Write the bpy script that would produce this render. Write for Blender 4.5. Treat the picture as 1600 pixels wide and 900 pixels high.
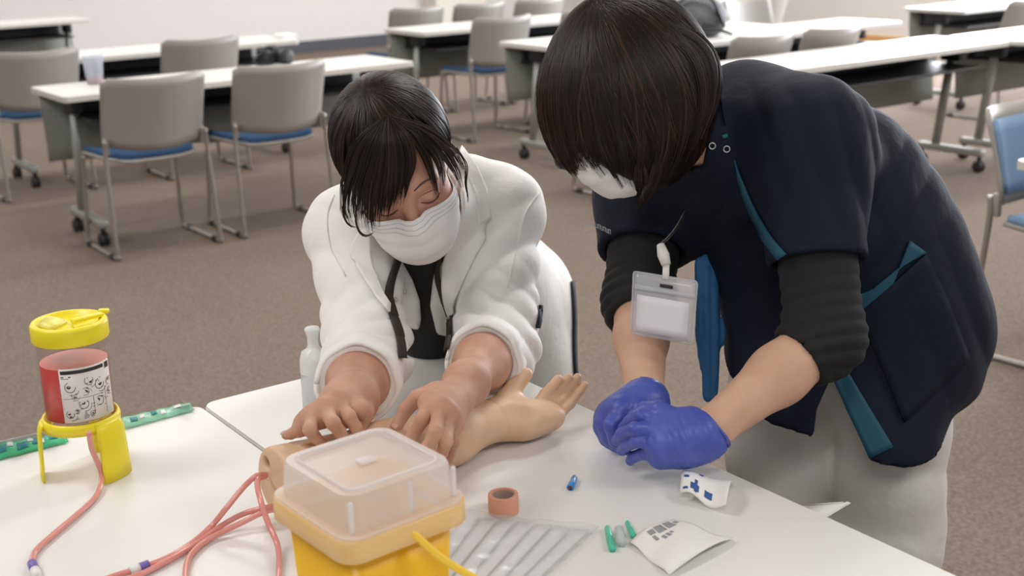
import bpy, bmesh, math, random
import numpy as np
from mathutils import Vector, Matrix

for _o in list(bpy.data.objects):
    bpy.data.objects.remove(_o)
SC = bpy.context.scene
COL = SC.collection
random.seed(7)
RNG = np.random.default_rng(11)

# ------------------------------------------------------------------ camera
FPX = 1971.0
PITCH, ROLL, YAW = math.radians(16.525), math.radians(-1.517), math.radians(35.807)
CAM_H = 1.417
_R0 = np.array([1.0, 0, 0]); FWD = np.array([0, math.cos(PITCH), -math.sin(PITCH)]); _U0 = np.cross(_R0, FWD)
RGT = math.cos(ROLL) * _R0 + math.sin(ROLL) * _U0
UPV = -math.sin(ROLL) * _R0 + math.cos(ROLL) * _U0
CAMP = np.array([0, 0, CAM_H])
cam_data = bpy.data.cameras.new('camera')
cam = bpy.data.objects.new('camera', cam_data)
COL.objects.link(cam)
cam.matrix_world = Matrix(((RGT[0], UPV[0], -FWD[0], 0), (RGT[1], UPV[1], -FWD[1], 0), (RGT[2], UPV[2], -FWD[2], CAM_H), (0, 0, 0, 1)))
cam_data.sensor_width = 36.0
cam_data.lens = FPX / 1600 * 36.0
cam_data.clip_start = 0.05
cam_data.dof.use_dof = True
cam_data.dof.focus_distance = 1.75
cam_data.dof.aperture_fstop = 6.0
SC.camera = cam

# ------------------------------------------------------------------ world and light
SC.view_settings.view_transform = 'Standard'
SC.view_settings.look = 'None'
SC.view_settings.gamma = 1.0
SC.view_settings.use_curve_mapping = False
SC.view_settings.exposure = 0.0
wd = bpy.data.worlds.new('room_ambient'); SC.world = wd; wd.use_nodes = True
wd.node_tree.nodes['Background'].inputs[0].default_value = (0.95, 0.97, 1.0, 1)
wd.node_tree.nodes['Background'].inputs[1].default_value = 0.36

def uv2w(u, v, z=0.0):
    c, s = math.cos(YAW), math.sin(YAW)
    return np.array([u * c - v * s, u * s + v * c, z])

def area_light(name, u, v, z, sx, sy, power, col=(1, 1, 1), rot=None):
    l = bpy.data.lights.new(name, 'AREA'); l.shape = 'RECTANGLE'; l.size = sx; l.size_y = sy
    l.energy = power; l.color = col
    o = bpy.data.objects.new(name, l); COL.objects.link(o)
    o.location = uv2w(u, v, z); o.rotation_euler = rot or (0, 0, YAW)
    return o
CEIL = 2.75
LIGHT_SPOTS = [(u, v) for u in (-0.6, 2.4, 5.4, 8.4) for v in (-0.6, 2.2, 5.0, 7.8, 10.6)]
for (_u, _v) in LIGHT_SPOTS:
    area_light('ceiling_lamp_light', _u, _v, CEIL - 0.06, 1.25, 0.5, 29, (1.0, 0.975, 0.935))
# daylight through the windows of the right wall
area_light('window_daylight', 10.55, 5.0, 1.75, 7.0, 1.5, 600, (0.90, 0.93, 1.0), (math.radians(90), 0, YAW + math.radians(90)))

# ------------------------------------------------------------------ picture geometry helpers (pixel of the 1600x900 photo + distance or height -> place)
def V(px, py, d):
    return CAMP + d * ((px - 800) / FPX * RGT - (py - 450) / FPX * UPV + FWD)
def VZ(px, py, z):
    r = (px - 800) / FPX * RGT - (py - 450) / FPX * UPV + FWD
    return CAMP + r * ((z - CAM_H) / r[2])
def to_px(P):
    Q = np.asarray(P) - CAMP
    d = Q @ FWD
    return 800 + FPX * (Q @ RGT) / d, 450 - FPX * (Q @ UPV) / d, d

# ------------------------------------------------------------------ materials
MATS = {}
def mat(name, col, rough=0.5, metal=0.0, spec=0.5, noise=None, bump=None, trans=0.0, alpha=None, sheen=0.0, sss=0.0, coat=0.0, col2=None, translucent=0.0, aniso=None):
    """noise=(scale, detail) mixes col/col2; bump=(scale, strength, distance)"""
    if name in MATS: return MATS[name]
    m = bpy.data.materials.new(name); m.use_nodes = True; MATS[name] = m
    nt = m.node_tree; N = nt.nodes; L = nt.links
    b = N['Principled BSDF']
    b.inputs['Base Color'].default_value = (*col, 1)
    b.inputs['Roughness'].default_value = rough
    b.inputs['Metallic'].default_value = metal
    b.inputs['Specular IOR Level'].default_value = spec
    b.inputs['Transmission Weight'].default_value = trans
    b.inputs['Coat Weight'].default_value = coat
    if sheen:
        b.inputs['Sheen Weight'].default_value = sheen
        b.inputs['Sheen Roughness'].default_value = 0.5
    if sss:
        b.inputs['Subsurface Weight'].default_value = sss
        b.inputs['Subsurface Radius'].default_value = (0.010, 0.004, 0.002)
        b.inputs['Subsurface Scale'].default_value = 1.0
    tc = N.new('ShaderNodeTexCoord')
    if noise and col2:
        n = N.new('ShaderNodeTexNoise'); n.inputs['Scale'].default_value = noise[0]; n.inputs['Detail'].default_value = noise[1]
        r = N.new('ShaderNodeValToRGB'); r.color_ramp.elements[0].position = 0.35; r.color_ramp.elements[1].position = 0.68
        r.color_ramp.elements[0].color = (*col, 1); r.color_ramp.elements[1].color = (*col2, 1)
        L.new(tc.outputs['Object'], n.inputs['Vector']); L.new(n.outputs['Fac'], r.inputs[0]); L.new(r.outputs[0], b.inputs['Base Color'])
    if bump:
        n2 = N.new('ShaderNodeTexNoise'); n2.inputs['Scale'].default_value = bump[0]; n2.inputs['Detail'].default_value = 4
        bp = N.new('ShaderNodeBump'); bp.inputs['Strength'].default_value = bump[1]; bp.inputs['Distance'].default_value = bump[2]
        L.new(tc.outputs['Object'], n2.inputs['Vector']); L.new(n2.outputs['Fac'], bp.inputs['Height']); L.new(bp.outputs[0], b.inputs['Normal'])
    out = N['Material Output']
    last = b.outputs[0]
    if translucent:
        t = N.new('ShaderNodeBsdfTranslucent'); t.inputs[0].default_value = (*col, 1)
        mx = N.new('ShaderNodeMixShader'); mx.inputs[0].default_value = translucent
        L.new(last, mx.inputs[1]); L.new(t.outputs[0], mx.inputs[2]); last = mx.outputs[0]
    if alpha is not None:
        t = N.new('ShaderNodeBsdfTransparent'); mx = N.new('ShaderNodeMixShader')
        t.inputs[0].default_value = (min(1, 0.6 + 0.4 * col[0]), min(1, 0.6 + 0.4 * col[1]), min(1, 0.6 + 0.4 * col[2]), 1)
        mx.inputs[0].default_value = alpha
        L.new(t.outputs[0], mx.inputs[1]); L.new(last, mx.inputs[2]); last = mx.outputs[0]
    L.new(last, out.inputs[0])
    return m

# ------------------------------------------------------------------ object helpers
def tag(o, label=None, cat=None, group=None, kind=None):
    if label: o['label'] = label
    if cat: o['category'] = cat
    if group: o['group'] = group
    if kind: o['kind'] = kind
    return o
def empty(name, loc=(0, 0, 0), rz=0.0, label=None, cat=None, group=None):
    o = bpy.data.objects.new(name, None); COL.objects.link(o)
    o.location = tuple(float(x) for x in loc); o.rotation_euler = (0, 0, rz); o.empty_display_size = 0.05
    return tag(o, label, cat, group)
def root_loc(p):
    l = Vector((0, 0, 0))
    while p is not None:
        l = l + p.location; p = p.parent
    return np.array(l)
def mk(name, verts, faces, m, parent=None, smooth=True, world=False, mats=None, fm=None):
    """one mesh object; world=True: verts are world coordinates and the parents have no rotation"""
    v = np.asarray(verts, dtype=float)
    loc = np.zeros(3)
    if world:
        if parent is not None:
            v = v - root_loc(parent)
        else:
            loc = np.array([(v[:, 0].min() + v[:, 0].max()) / 2, (v[:, 1].min() + v[:, 1].max()) / 2, v[:, 2].min()])
            v = v - loc
    me = bpy.data.meshes.new(name)
    me.from_pydata(v.tolist(), [], [tuple(int(i) for i in f) for f in faces] if not isinstance(faces, np.ndarray) else faces.tolist())
    me.validate(); me.update()
    if smooth:
        me.polygons.foreach_set('use_smooth', [True] * len(me.polygons))
    for mm in (mats or [m]): me.materials.append(mm)
    if fm is not None: me.polygons.foreach_set('material_index', list(fm))
    o = bpy.data.objects.new(name, me); COL.objects.link(o)
    if parent is not None: o.parent = parent
    else: o.location = loc
    return o
def copy_tree(o, parent=None):
    c = o.copy(); COL.objects.link(c); c.parent = parent
    for ch in list(o.children): copy_tree(ch, c)
    return c

class MB:
    """collects geometry for one mesh"""
    def __init__(s): s.v = []; s.f = []
    def add(s, v, f):
        n = len(s.v); s.v += [tuple(map(float, p)) for p in v]; s.f += [tuple(int(i) + n for i in q) for q in f]; return s
    def box(s, c, size, bevel=0.0, R=None, seg=2):
        bm = bmesh.new(); bmesh.ops.create_cube(bm, size=1.0)
        for vv in bm.verts: vv.co = Vector((vv.co.x * size[0], vv.co.y * size[1], vv.co.z * size[2]))
        if bevel: bmesh.ops.bevel(bm, geom=bm.edges[:], offset=bevel, segments=seg, affect='EDGES', profile=0.6)
        bm.verts.ensure_lookup_table()
        P = np.array([vv.co for vv in bm.verts]); F = [[vv.index for vv in f.verts] for f in bm.faces]
        if R is not None: P = P @ np.asarray(R).T
        s.add(P + np.array(c), F); bm.free(); return s
    def tube(s, pts, r, n=8, caps=True, up=None, flat=1.0):
        P = np.asarray(pts, float); k = len(P)
        r = np.full(k, r) if np.isscalar(r) else np.asarray(r, float)
        T = np.gradient(P, axis=0); T /= np.linalg.norm(T, axis=1)[:, None] + 1e-12
        a = np.array([0, 0, 1.0]) if up is None else np.asarray(up, float)
        if abs(T[0] @ a) > 0.9: a = np.array([1.0, 0, 0]) if abs(T[0][0]) < .9 else np.array([0, 1.0, 0])
        A = a - (a @ T[0]) * T[0]; A /= np.linalg.norm(A)
        V_ = []
        ang = np.arange(n) * 2 * math.pi / n
        for i in range(k):
            A = A - (A @ T[i]) * T[i]; A /= np.linalg.norm(A) + 1e-12
            B = np.cross(T[i], A)
            V_.append(P[i] + r[i] * (np.cos(ang)[:, None] * A * flat + np.sin(ang)[:, None] * B))
        V_ = np.vstack(V_)
        F = [(i * n + j, i * n + (j + 1) % n, (i + 1) * n + (j + 1) % n, (i + 1) * n + j) for i in range(k - 1) for j in range(n)]
        if caps:
            F.append(tuple(range(n - 1, -1, -1))); F.append(tuple((k - 1) * n + j for j in range(n)))
        return s.add(V_, F)
    def lathe(s, prof, c=(0, 0, 0), n=32, R=None, closed=False):
        """prof: list of (radius, z)"""
        k = len(prof); ang = np.arange(n) * 2 * math.pi / n
        P = np.array([[r * math.cos(a), r * math.sin(a), z] for (r, z) in prof for a in ang])
        if R is not None: P = P @ np.asarray(R).T
        F = [(i * n + j, i * n + (j + 1) % n, (i + 1) * n + (j + 1) % n, (i + 1) * n + j) for i in range(k - 1) for j in range(n)]
        if closed: F += [((k - 1) * n + j, (k - 1) * n + (j + 1) % n, (j + 1) % n, j) for j in range(n)]
        return s.add(P + np.array(c), F)
    def shell(s, G, th, nrm=None):
        """grid of points G[i][j] made into a closed slab of thickness th (along the surface normal)"""
        G = np.asarray(G, float); a, b = G.shape[:2]
        if nrm is None:
            du = np.gradient(G, axis=0); dv = np.gradient(G, axis=1); nrm = np.cross(du, dv); nrm /= np.linalg.norm(nrm, axis=2)[:, :, None] + 1e-12
        top = (G + nrm * th / 2).reshape(-1, 3); bot = (G - nrm * th / 2).reshape(-1, 3); o = a * b
        F = []
        for i in range(a - 1):
            for j in range(b - 1):
                q = (i * b + j, (i + 1) * b + j, (i + 1) * b + j + 1, i * b + j + 1)
                F.append(q); F.append(tuple(o + x for x in reversed(q)))
        rim = [i * b for i in range(a)] + [(a - 1) * b + j for j in range(1, b)] + [i * b + b - 1 for i in range(a - 2, -1, -1)] + [j for j in range(b - 2, 0, -1)]
        for x, y in zip(rim, rim[1:] + rim[:1]): F.append((y, x, o + x, o + y))
        return s.add(np.vstack([top, bot]), F)
    def prism(s, poly, z0, z1):
        k = len(poly)
        V_ = [(x, y, z0) for x, y in poly] + [(x, y, z1) for x, y in poly]
        F = [tuple(range(k - 1, -1, -1)), tuple(range(k, 2 * k))] + [(i, (i + 1) % k, k + (i + 1) % k, k + i) for i in range(k)]
        return s.add(V_, F)
    def build(s, name, m, parent=None, smooth=True, world=False): return mk(name, s.v, s.f, m, parent, smooth, world)

def crom(pts, n=8):
    """Catmull-Rom through pts"""
    P = np.asarray(pts, float); Q = np.vstack([2 * P[0] - P[1], P, 2 * P[-1] - P[-2]]); out = []
    for i in range(1, len(Q) - 2):
        t = np.linspace(0, 1, n, endpoint=False)[:, None]
        a, b, c, d = Q[i - 1], Q[i], Q[i + 1], Q[i + 2]
        out.append(0.5 * ((2 * b) + (c - a) * t + (2 * a - 5 * b + 4 * c - d) * t ** 2 + (3 * b - a - 3 * c + d) * t ** 3))
    out.append(P[-1:]); return np.vstack(out)
def rrect(sx, sy, r, n=5):
    out = []
    for cx, cy, a0 in ((sx / 2 - r, sy / 2 - r, 0), (-sx / 2 + r, sy / 2 - r, 90), (-sx / 2 + r, -sy / 2 + r, 180), (sx / 2 - r, -sy / 2 + r, 270)):
        for k in range(n + 1):
            a = math.radians(a0 + 90 * k / n); out.append((cx + r * math.cos(a), cy + r * math.sin(a)))
    return out
def auto_smooth(o, ang=35):
    me = o.data
    bm = bmesh.new(); bm.from_mesh(me)
    for e in bm.edges:
        e.smooth = not (len(e.link_faces) == 2 and e.calc_face_angle(0) > math.radians(ang))
    bm.to_mesh(me); bm.free(); return o

# ------------------------------------------------------------------ signed-distance modelling (bodies, clothes, hands)
def unit(v):
    v = np.asarray(v, float); return v / (np.linalg.norm(v) + 1e-12)
def smin(a, b, k):
    h = np.maximum(k - np.abs(a - b), 0) / k
    return np.minimum(a, b) - h * h * k * 0.25
def smax(a, b, k): return -smin(-a, -b, k)
def rcone(P, a, b, r1, r2):
    a = np.asarray(a, np.float32); ab = np.asarray(b, np.float32) - a
    q = P - a; t = np.clip((q @ ab) / (ab @ ab + 1e-12), 0, 1)
    return np.linalg.norm(q - t[:, None] * ab, axis=1) - (r1 + t * (r2 - r1))
def chain(P, pts, rad, k=0.01):
    d = None
    for i in range(len(pts) - 1):
        e = rcone(P, pts[i], pts[i + 1], rad[i], rad[i + 1]); d = e if d is None else smin(d, e, k)
    return d
def ell(P, c, r, R=None):
    q = P - np.asarray(c, np.float32)
    if R is not None: q = q @ np.asarray(R, np.float32)      # columns of R = local axes
    r = np.asarray(r, np.float32)
    k0 = np.linalg.norm(q / r, axis=1); k1 = np.linalg.norm(q / (r * r), axis=1) + 1e-9
    return k0 * (k0 - 1) / k1
def halfsp(P, c, n): return (P - np.asarray(c, np.float32)) @ np.asarray(unit(n), np.float32)   # negative behind
def squash(P, c, n, s):
    """space stretched by s along n: shapes evaluated in it come out thinner by s along n"""
    n = np.asarray(unit(n), np.float32); c = np.asarray(c, np.float32)
    return P + (s - 1) * (((P - c) @ n)[:, None]) * n
_nf = [(RNG.normal(size=3), RNG.uniform(0, 6.28)) for _ in range(6)]
def wob(P, scale):
    d = 0
    for w, ph in _nf: d = d + np.sin(P @ (w * scale).astype(np.float32) + ph)
    return d / 6
def gmask(P, c, r): return np.exp(-((np.linalg.norm(P - np.asarray(c, np.float32), axis=1) / r) ** 2))
def folds(P, c, r, direction, wl, amp, warp=1.0, ph=0.0):
    """wrinkle ridges of wavelength wl running across `direction`, inside a soft ball (c, r)"""
    s = (P @ np.asarray(unit(direction), np.float32)) * (6.283 / wl) + ph + warp * 3 * wob(P, 9.0)
    return amp * gmask(P, c, r) * (1 - np.abs(np.sin(s * 0.5)) * 2)

def surface_nets(vals, lo, h):
    s = vals < 0
    nx, ny, nz = vals.shape
    corner = [(i, j, k) for i in (0, 1) for j in (0, 1) for k in (0, 1)]
    sl = lambda A, o: A[o[0]:nx - 1 + o[0], o[1]:ny - 1 + o[1], o[2]:nz - 1 + o[2]]
    cnt = sum(sl(s, o).astype(np.int8) for o in corner)
    act = (cnt > 0) & (cnt < 8)
    idx = np.argwhere(act)
    vid = -np.ones(act.shape, np.int64); vid[act] = np.arange(len(idx))
    acc = np.zeros((len(idx), 3)); num = np.zeros(len(idx))
    cv = {o: vals[idx[:, 0] + o[0], idx[:, 1] + o[1], idx[:, 2] + o[2]] for o in corner}
    for o in corner:
        for ax in range(3):
            if o[ax] == 0:
                p = list(o); p[ax] = 1; p = tuple(p)
                a, b = cv[o], cv[p]; m = (a < 0) != (b < 0)
                t = np.where(m, a / np.where(m, a - b, 1), 0)
                pos = np.array(o, float)[None, :].repeat(len(idx), 0); pos[:, ax] += t
                acc[m] += pos[m]; num[m] += 1
    V_ = lo + h * (idx + acc / num[:, None])
    faces = []
    for ax in range(3):
        o = [0, 0, 0]; o[ax] = 1
        A = s[:nx - o[0], :ny - o[1], :nz - o[2]]; B = s[o[0]:, o[1]:, o[2]:]
        e = np.argwhere(A != B); b1, b2 = [(1, 2), (2, 0), (0, 1)][ax]
        e = e[(e[:, b1] > 0) & (e[:, b2] > 0) & (e[:, b1] < vals.shape[b1] - 1) & (e[:, b2] < vals.shape[b2] - 1)]
        fl = A[e[:, 0], e[:, 1], e[:, 2]]
        def g(d1, d2):
            q = e.copy(); q[:, b1] += d1; q[:, b2] += d2; return vid[q[:, 0], q[:, 1], q[:, 2]]
        Q = np.stack([g(-1, -1), g(0, -1), g(0, 0), g(-1, 0)], 1)
        Q[~fl] = Q[~fl][:, ::-1]
        faces.append(Q)
    F = np.vstack(faces); F = F[(F >= 0).all(1)]
    return V_, F
def sdf_mesh(fn, lo, hi, h, refine=1):
    """mesh of fn<0 in the box lo..hi with cell h; only blocks near the surface are evaluated finely"""
    lo = np.asarray(lo, float); hi = np.asarray(hi, float); B = 4
    nb = np.ceil((hi - lo) / (h * B)).astype(int) + 1
    ax = [lo[i] + h * B * (np.arange(nb[i]) + 0.5) for i in range(3)]
    C = np.stack(np.meshgrid(*ax, indexing='ij'), -1).reshape(-1, 3).astype(np.float32)
    dc = fn(C)
    act = np.abs(dc) < h * B * 1.45
    vals = np.repeat(np.repeat(np.repeat(np.where(dc < 0, -1.0, 1.0).reshape(nb), B, 0), B, 1), B, 2).astype(np.float32)
    bi = np.argwhere(act.reshape(nb))
    off = np.stack(np.meshgrid(*[np.arange(B)] * 3, indexing='ij'), -1).reshape(-1, 3)
    G = (bi[:, None, :] * B + off[None]).reshape(-1, 3)
    P = (lo + h * G).astype(np.float32)
    vals[G[:, 0], G[:, 1], G[:, 2]] = fn(P)
    V_, F = surface_nets(vals, lo, h)
    for _ in range(refine):
        P = V_.astype(np.float32); d = fn(P); g = sdf_grad(fn, P, h * 0.5)
        V_ = V_ - np.clip(d, -h * .5, h * .5)[:, None] * g
    return V_, F
def sdf_grad(fn, P, e=0.002):
    P = np.asarray(P, np.float32); g = np.zeros_like(P)
    for i in range(3):
        o = np.zeros(3, np.float32); o[i] = e
        g[:, i] = fn(P + o) - fn(P - o)
    return g / (np.linalg.norm(g, axis=1)[:, None] + 1e-9)
def bounds(pts, pad):
    P = np.asarray(pts); return P.min(0) - pad, P.max(0) + pad
def cast(fn, pix, d0=1.0, d1=3.0, n=48):
    """points where the sight lines through the pixels meet the surface fn=0 (nearest approach if they miss)"""
    pix = np.asarray(pix, float)
    R = ((pix[:, 0] - 800) / FPX)[:, None] * RGT - ((pix[:, 1] - 450) / FPX)[:, None] * UPV + FWD
    ln = np.linalg.norm(R, axis=1); t = np.full(len(pix), d0); best = np.full(len(pix), 9.0); bt = t.copy()
    for _ in range(n):
        d = fn((CAMP + t[:, None] * R).astype(np.float32))
        m = d < best; best[m] = d[m]; bt[m] = t[m]
        t = np.clip(t + np.where(d > 0.0004, d * 0.85, d) / ln, d0, d1)
    return CAMP + bt[:, None] * R
def patch(fn, left, right, nu=10, nv=16, off=0.002, th=0.003, d0=1.0, d1=3.0, mbx=None):
    """cloth patch between two pixel polylines laid on the surface fn"""
    L = resample(left, nv); Rr = resample(right, nv)
    t = np.linspace(0, 1, nu)
    pix = (L[None] * (1 - t)[:, None, None] + Rr[None] * t[:, None, None]).reshape(-1, 2)
    P = cast(fn, pix, d0, d1); N = sdf_grad(fn, P, 0.004)
    P = P + N * off
    m = mbx or MB()
    return m.shell(P.reshape(nu, nv, 3), th, N.reshape(nu, nv, 3))
def resample(poly, n):
    P = np.asarray(poly, float); s = np.r_[0, np.cumsum(np.linalg.norm(np.diff(P, axis=0), axis=1))]
    t = np.linspace(0, s[-1], n); return np.stack([np.interp(t, s, P[:, i]) for i in range(P.shape[1])], 1)
def ribbon_px(fn, path, wpx, n=24, off=0.002, th=0.003, d0=1.0, d1=3.0, mbx=None, nu=3):
    """band of pixel width wpx along a pixel path, laid on fn"""
    P = resample(crom(path, 6), n); T = np.gradient(P, axis=0); T /= np.linalg.norm(T, axis=1)[:, None]
    N = np.stack([-T[:, 1], T[:, 0]], 1); w = np.asarray(wpx if not np.isscalar(wpx) else [wpx] * n, float)
    if len(w) != n: w = np.interp(np.linspace(0, 1, n), np.linspace(0, 1, len(w)), w)
    return patch(fn, P + N * w[:, None] / 2, P - N * w[:, None] / 2, nu, n, off, th, d0, d1, mbx)
def lod_join(parts):
    v = []; f = []; n = 0
    for V_, F in parts:
        v.append(V_); f.append(np.asarray(F) + n); n += len(V_)
    return np.vstack(v), np.vstack(f)
# ------------------------------------------------------------------ the room
M_CARPET = mat('brown_carpet', (0.185, 0.143, 0.114), 0.95, spec=0.1, noise=(95, 6), col2=(0.27, 0.215, 0.178), bump=(420, 0.6, 0.004))
M_WALL = mat('painted_wall', (0.73, 0.705, 0.70), 0.75, bump=(60, 0.05, 0.002))
M_WALL2 = mat('cream_wall', (0.70, 0.66, 0.62), 0.8, bump=(60, 0.05, 0.002))
M_SKIRT = mat('grey_skirting', (0.07, 0.072, 0.085), 0.6)
M_CEIL = mat('ceiling_board', (0.8, 0.8, 0.78), 0.9, bump=(120, 0.2, 0.003))
M_WOOD = mat('orange_wood', (0.62, 0.34, 0.12), 0.5)

def room_box(name, u0, u1, v0, v1, z0, z1, m, kind='structure'):
    c = uv2w((u0 + u1) / 2, (v0 + v1) / 2, z0)
    b = MB().box((0, 0, (z1 - z0) / 2), (u1 - u0, v1 - v0, z1 - z0))
    o = b.build(name, m, smooth=False); o.location = c; o.rotation_euler = (0, 0, YAW)
    return tag(o, kind=kind)
WALL_V, WALL_U = 12.75, 10.9
room_box('floor', -3.5, WALL_U, -2.5, WALL_V, -0.06, 0.0, M_CARPET)
room_box('wall_back', -3.5, WALL_U + 0.1, WALL_V, WALL_V + 0.12, 0, 2.8, M_WALL)
room_box('wall_right', WALL_U, WALL_U + 0.12, 8.9, WALL_V, 0, 2.8, M_WALL2)
room_box('baseboard_back', -3.5, WALL_U, WALL_V - 0.015, WALL_V, 0, 0.13, M_SKIRT)
room_box('trim_1', WALL_U - 0.05, WALL_U, -2.5, WALL_V - 0.02, 0, 0.11, M_WOOD)
# right wall below and above its window band
room_box('wall_right_sill', WALL_U, WALL_U + 0.12, -2.5, 8.9, 0, 0.95, M_WALL2)
room_box('wall_right_head', WALL_U, WALL_U + 0.12, -2.5, 8.9, 2.45, 2.8, M_WALL2)
room_box('ceiling', -3.5, WALL_U + 0.1, -2.5, WALL_V + 0.1, CEIL + 0.02, CEIL + 0.1, M_CEIL)
M_PILASTER = mat('pale_pillar_paint', (0.80, 0.75, 0.66), 0.8)
room_box('wall_pillar', 8.05, 8.75, WALL_V - 0.25, WALL_V, 0, 2.75, M_PILASTER)
# ------------------------------------------------------------------ tables
M_TOP = mat('white_laminate', (0.80, 0.79, 0.76), 0.32, spec=0.45, bump=(900, 0.03, 0.0005))
M_EDGE = mat('grey_edge_band', (0.62, 0.60, 0.56), 0.5)
M_PANEL = mat('grey_green_panel', (0.23, 0.24, 0.215), 0.55)  # grey-green darkened to carry the shade under the tabletops
M_LEG = mat('grey_painted_steel', (0.36, 0.37, 0.35), 0.4, metal=0.3)
M_DARK = mat('black_plastic', (0.018, 0.018, 0.02), 0.45)
M_WHEEL = mat('caster_rubber', (0.02, 0.02, 0.022), 0.55)

def make_table(L=1.8, W=0.45, H=0.70, panel=True):
    t = empty('folding_table')
    poly = rrect(L, W, 0.022, 4)
    tp = MB().prism(rrect(L - .004, W - .004, 0.02, 4), H - 0.004, H).build('tabletop', M_TOP, t, smooth=False)
    MB().prism(poly, H - 0.026, H - 0.004).build('edge_band', M_EDGE, t, smooth=False)
    if panel:
        g = [[(x, W / 2 - 0.045 + 0.012 * math.cos(zz * 9), H - 0.03 - zz) for zz in np.linspace(0, 0.32, 5)] for x in np.linspace(-L / 2 + 0.03, L / 2 - 0.03, 9)]
        MB().shell(g, 0.008).build('modesty_panel', M_PANEL, t)
    MB().box((0, 0.01, H - 0.13), (L - 0.27, W * 0.80, 0.014), 0.003).build('under_shelf', M_DARK, t, smooth=False)  # shelf deepened in black to imitate the shade under the top
    MB().box((0, W * .36, H - 0.08), (L - 0.27, 0.03, 0.10), 0.006).build('shade_beam', M_DARK, t, smooth=False)  # beam enlarged in black to stand in for under-table shade
    for s in (-1, 1):
        x = s * (L / 2 - 0.12)
        MB().box((x, 0.02, H - 0.07), (0.05, 0.12, 0.085), 0.01).build('leg_bracket', M_DARK, t)
        MB().tube([(x, 0.02, H - 0.06), (x, 0.09, 0.10)], 0.027, 12, flat=0.62, up=(1, 0, 0)).build('leg', M_LEG, t)
        MB().box((x, -0.01, 0.105), (0.045, 0.42, 0.04), 0.012).build('foot_bar', M_LEG, t)
        for y in (-0.195, 0.175):
            c = MB().tube([(x, y, 0.10), (x, y, 0.055)], 0.012, 8).build('caster', M_DARK, t)
            w = MB()
            for dx in (-0.013, 0.013):
                pr = [(0.0, -0.009), (0.026, -0.009), (0.031, -0.005), (0.031, 0.005), (0.026, 0.009), (0.0, 0.009)]
                w.lathe(pr, (x + dx, y, 0.032), 16, R=[[0, 0, 1], [0, 1, 0], [-1, 0, 0]])
            w.build('wheel', M_WHEEL, c)
    return t
TB = make_table(1.8, 0.5)
def put(o, u, v, rz, label, cat, group=None):
    o.location = uv2w(u, v, 0); o.rotation_euler = (0, 0, YAW + rz); o['label'] = label; o['category'] = cat
    if group: o['group'] = group
    return o
TABLES = [  # centre u, v, turn, label
    (2.56, 5.85, 0, 'white folding table with the plastic cup and the black camera on it'),
    (2.72, 7.45, 0, 'white folding table in the row behind the cup and camera'),
    (2.42, 10.45, 0, 'white table against the back wall at the upper left corner'),
    (5.28, 7.22, 0, 'white folding table with a lone grey chair before its left half'),
    (5.25, 5.86, 0, 'white folding table whose left end shows beside the bob-haired head'),
    (5.90, 5.36, 0, 'white folding table behind the row of grey chair backs above the navy shoulder'),
    (5.25, 4.18, 0, 'long white folding table directly behind the navy shoulder, slanted leg at its right'),
    (8.62, 5.56, 0, 'white folding table at the upper right corner of the picture'),
    (7.09, 4.10, 0, 'white folding table cut by the right picture edge, beside the slanted leg'),
    (4.175, 1.80, 0, 'table cut by the right picture edge with only its caster leg showing'),
]
for i, (u, v, r, lab) in enumerate(TABLES):
    put(TB if i == 0 else copy_tree(TB), u, v, r, lab, 'table', 'white folding tables in the room')
# two tables side by side in front, long sides along v
U1, V1 = 0.674, 1.770
TF = make_table(1.8, 0.45)
put(TF, U1 + 0.225 + 0.001, V1 - 0.9, -math.pi / 2, 'white work table under the practice arm and the gloved hands', 'table', 'white work tables in front')
T1 = copy_tree(TF)
put(T1, U1 - 0.225 - 0.0025, V1 - 0.9, math.pi / 2, 'white work table at the left carrying the red liquid jar', 'table', 'white work tables in front')

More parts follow.
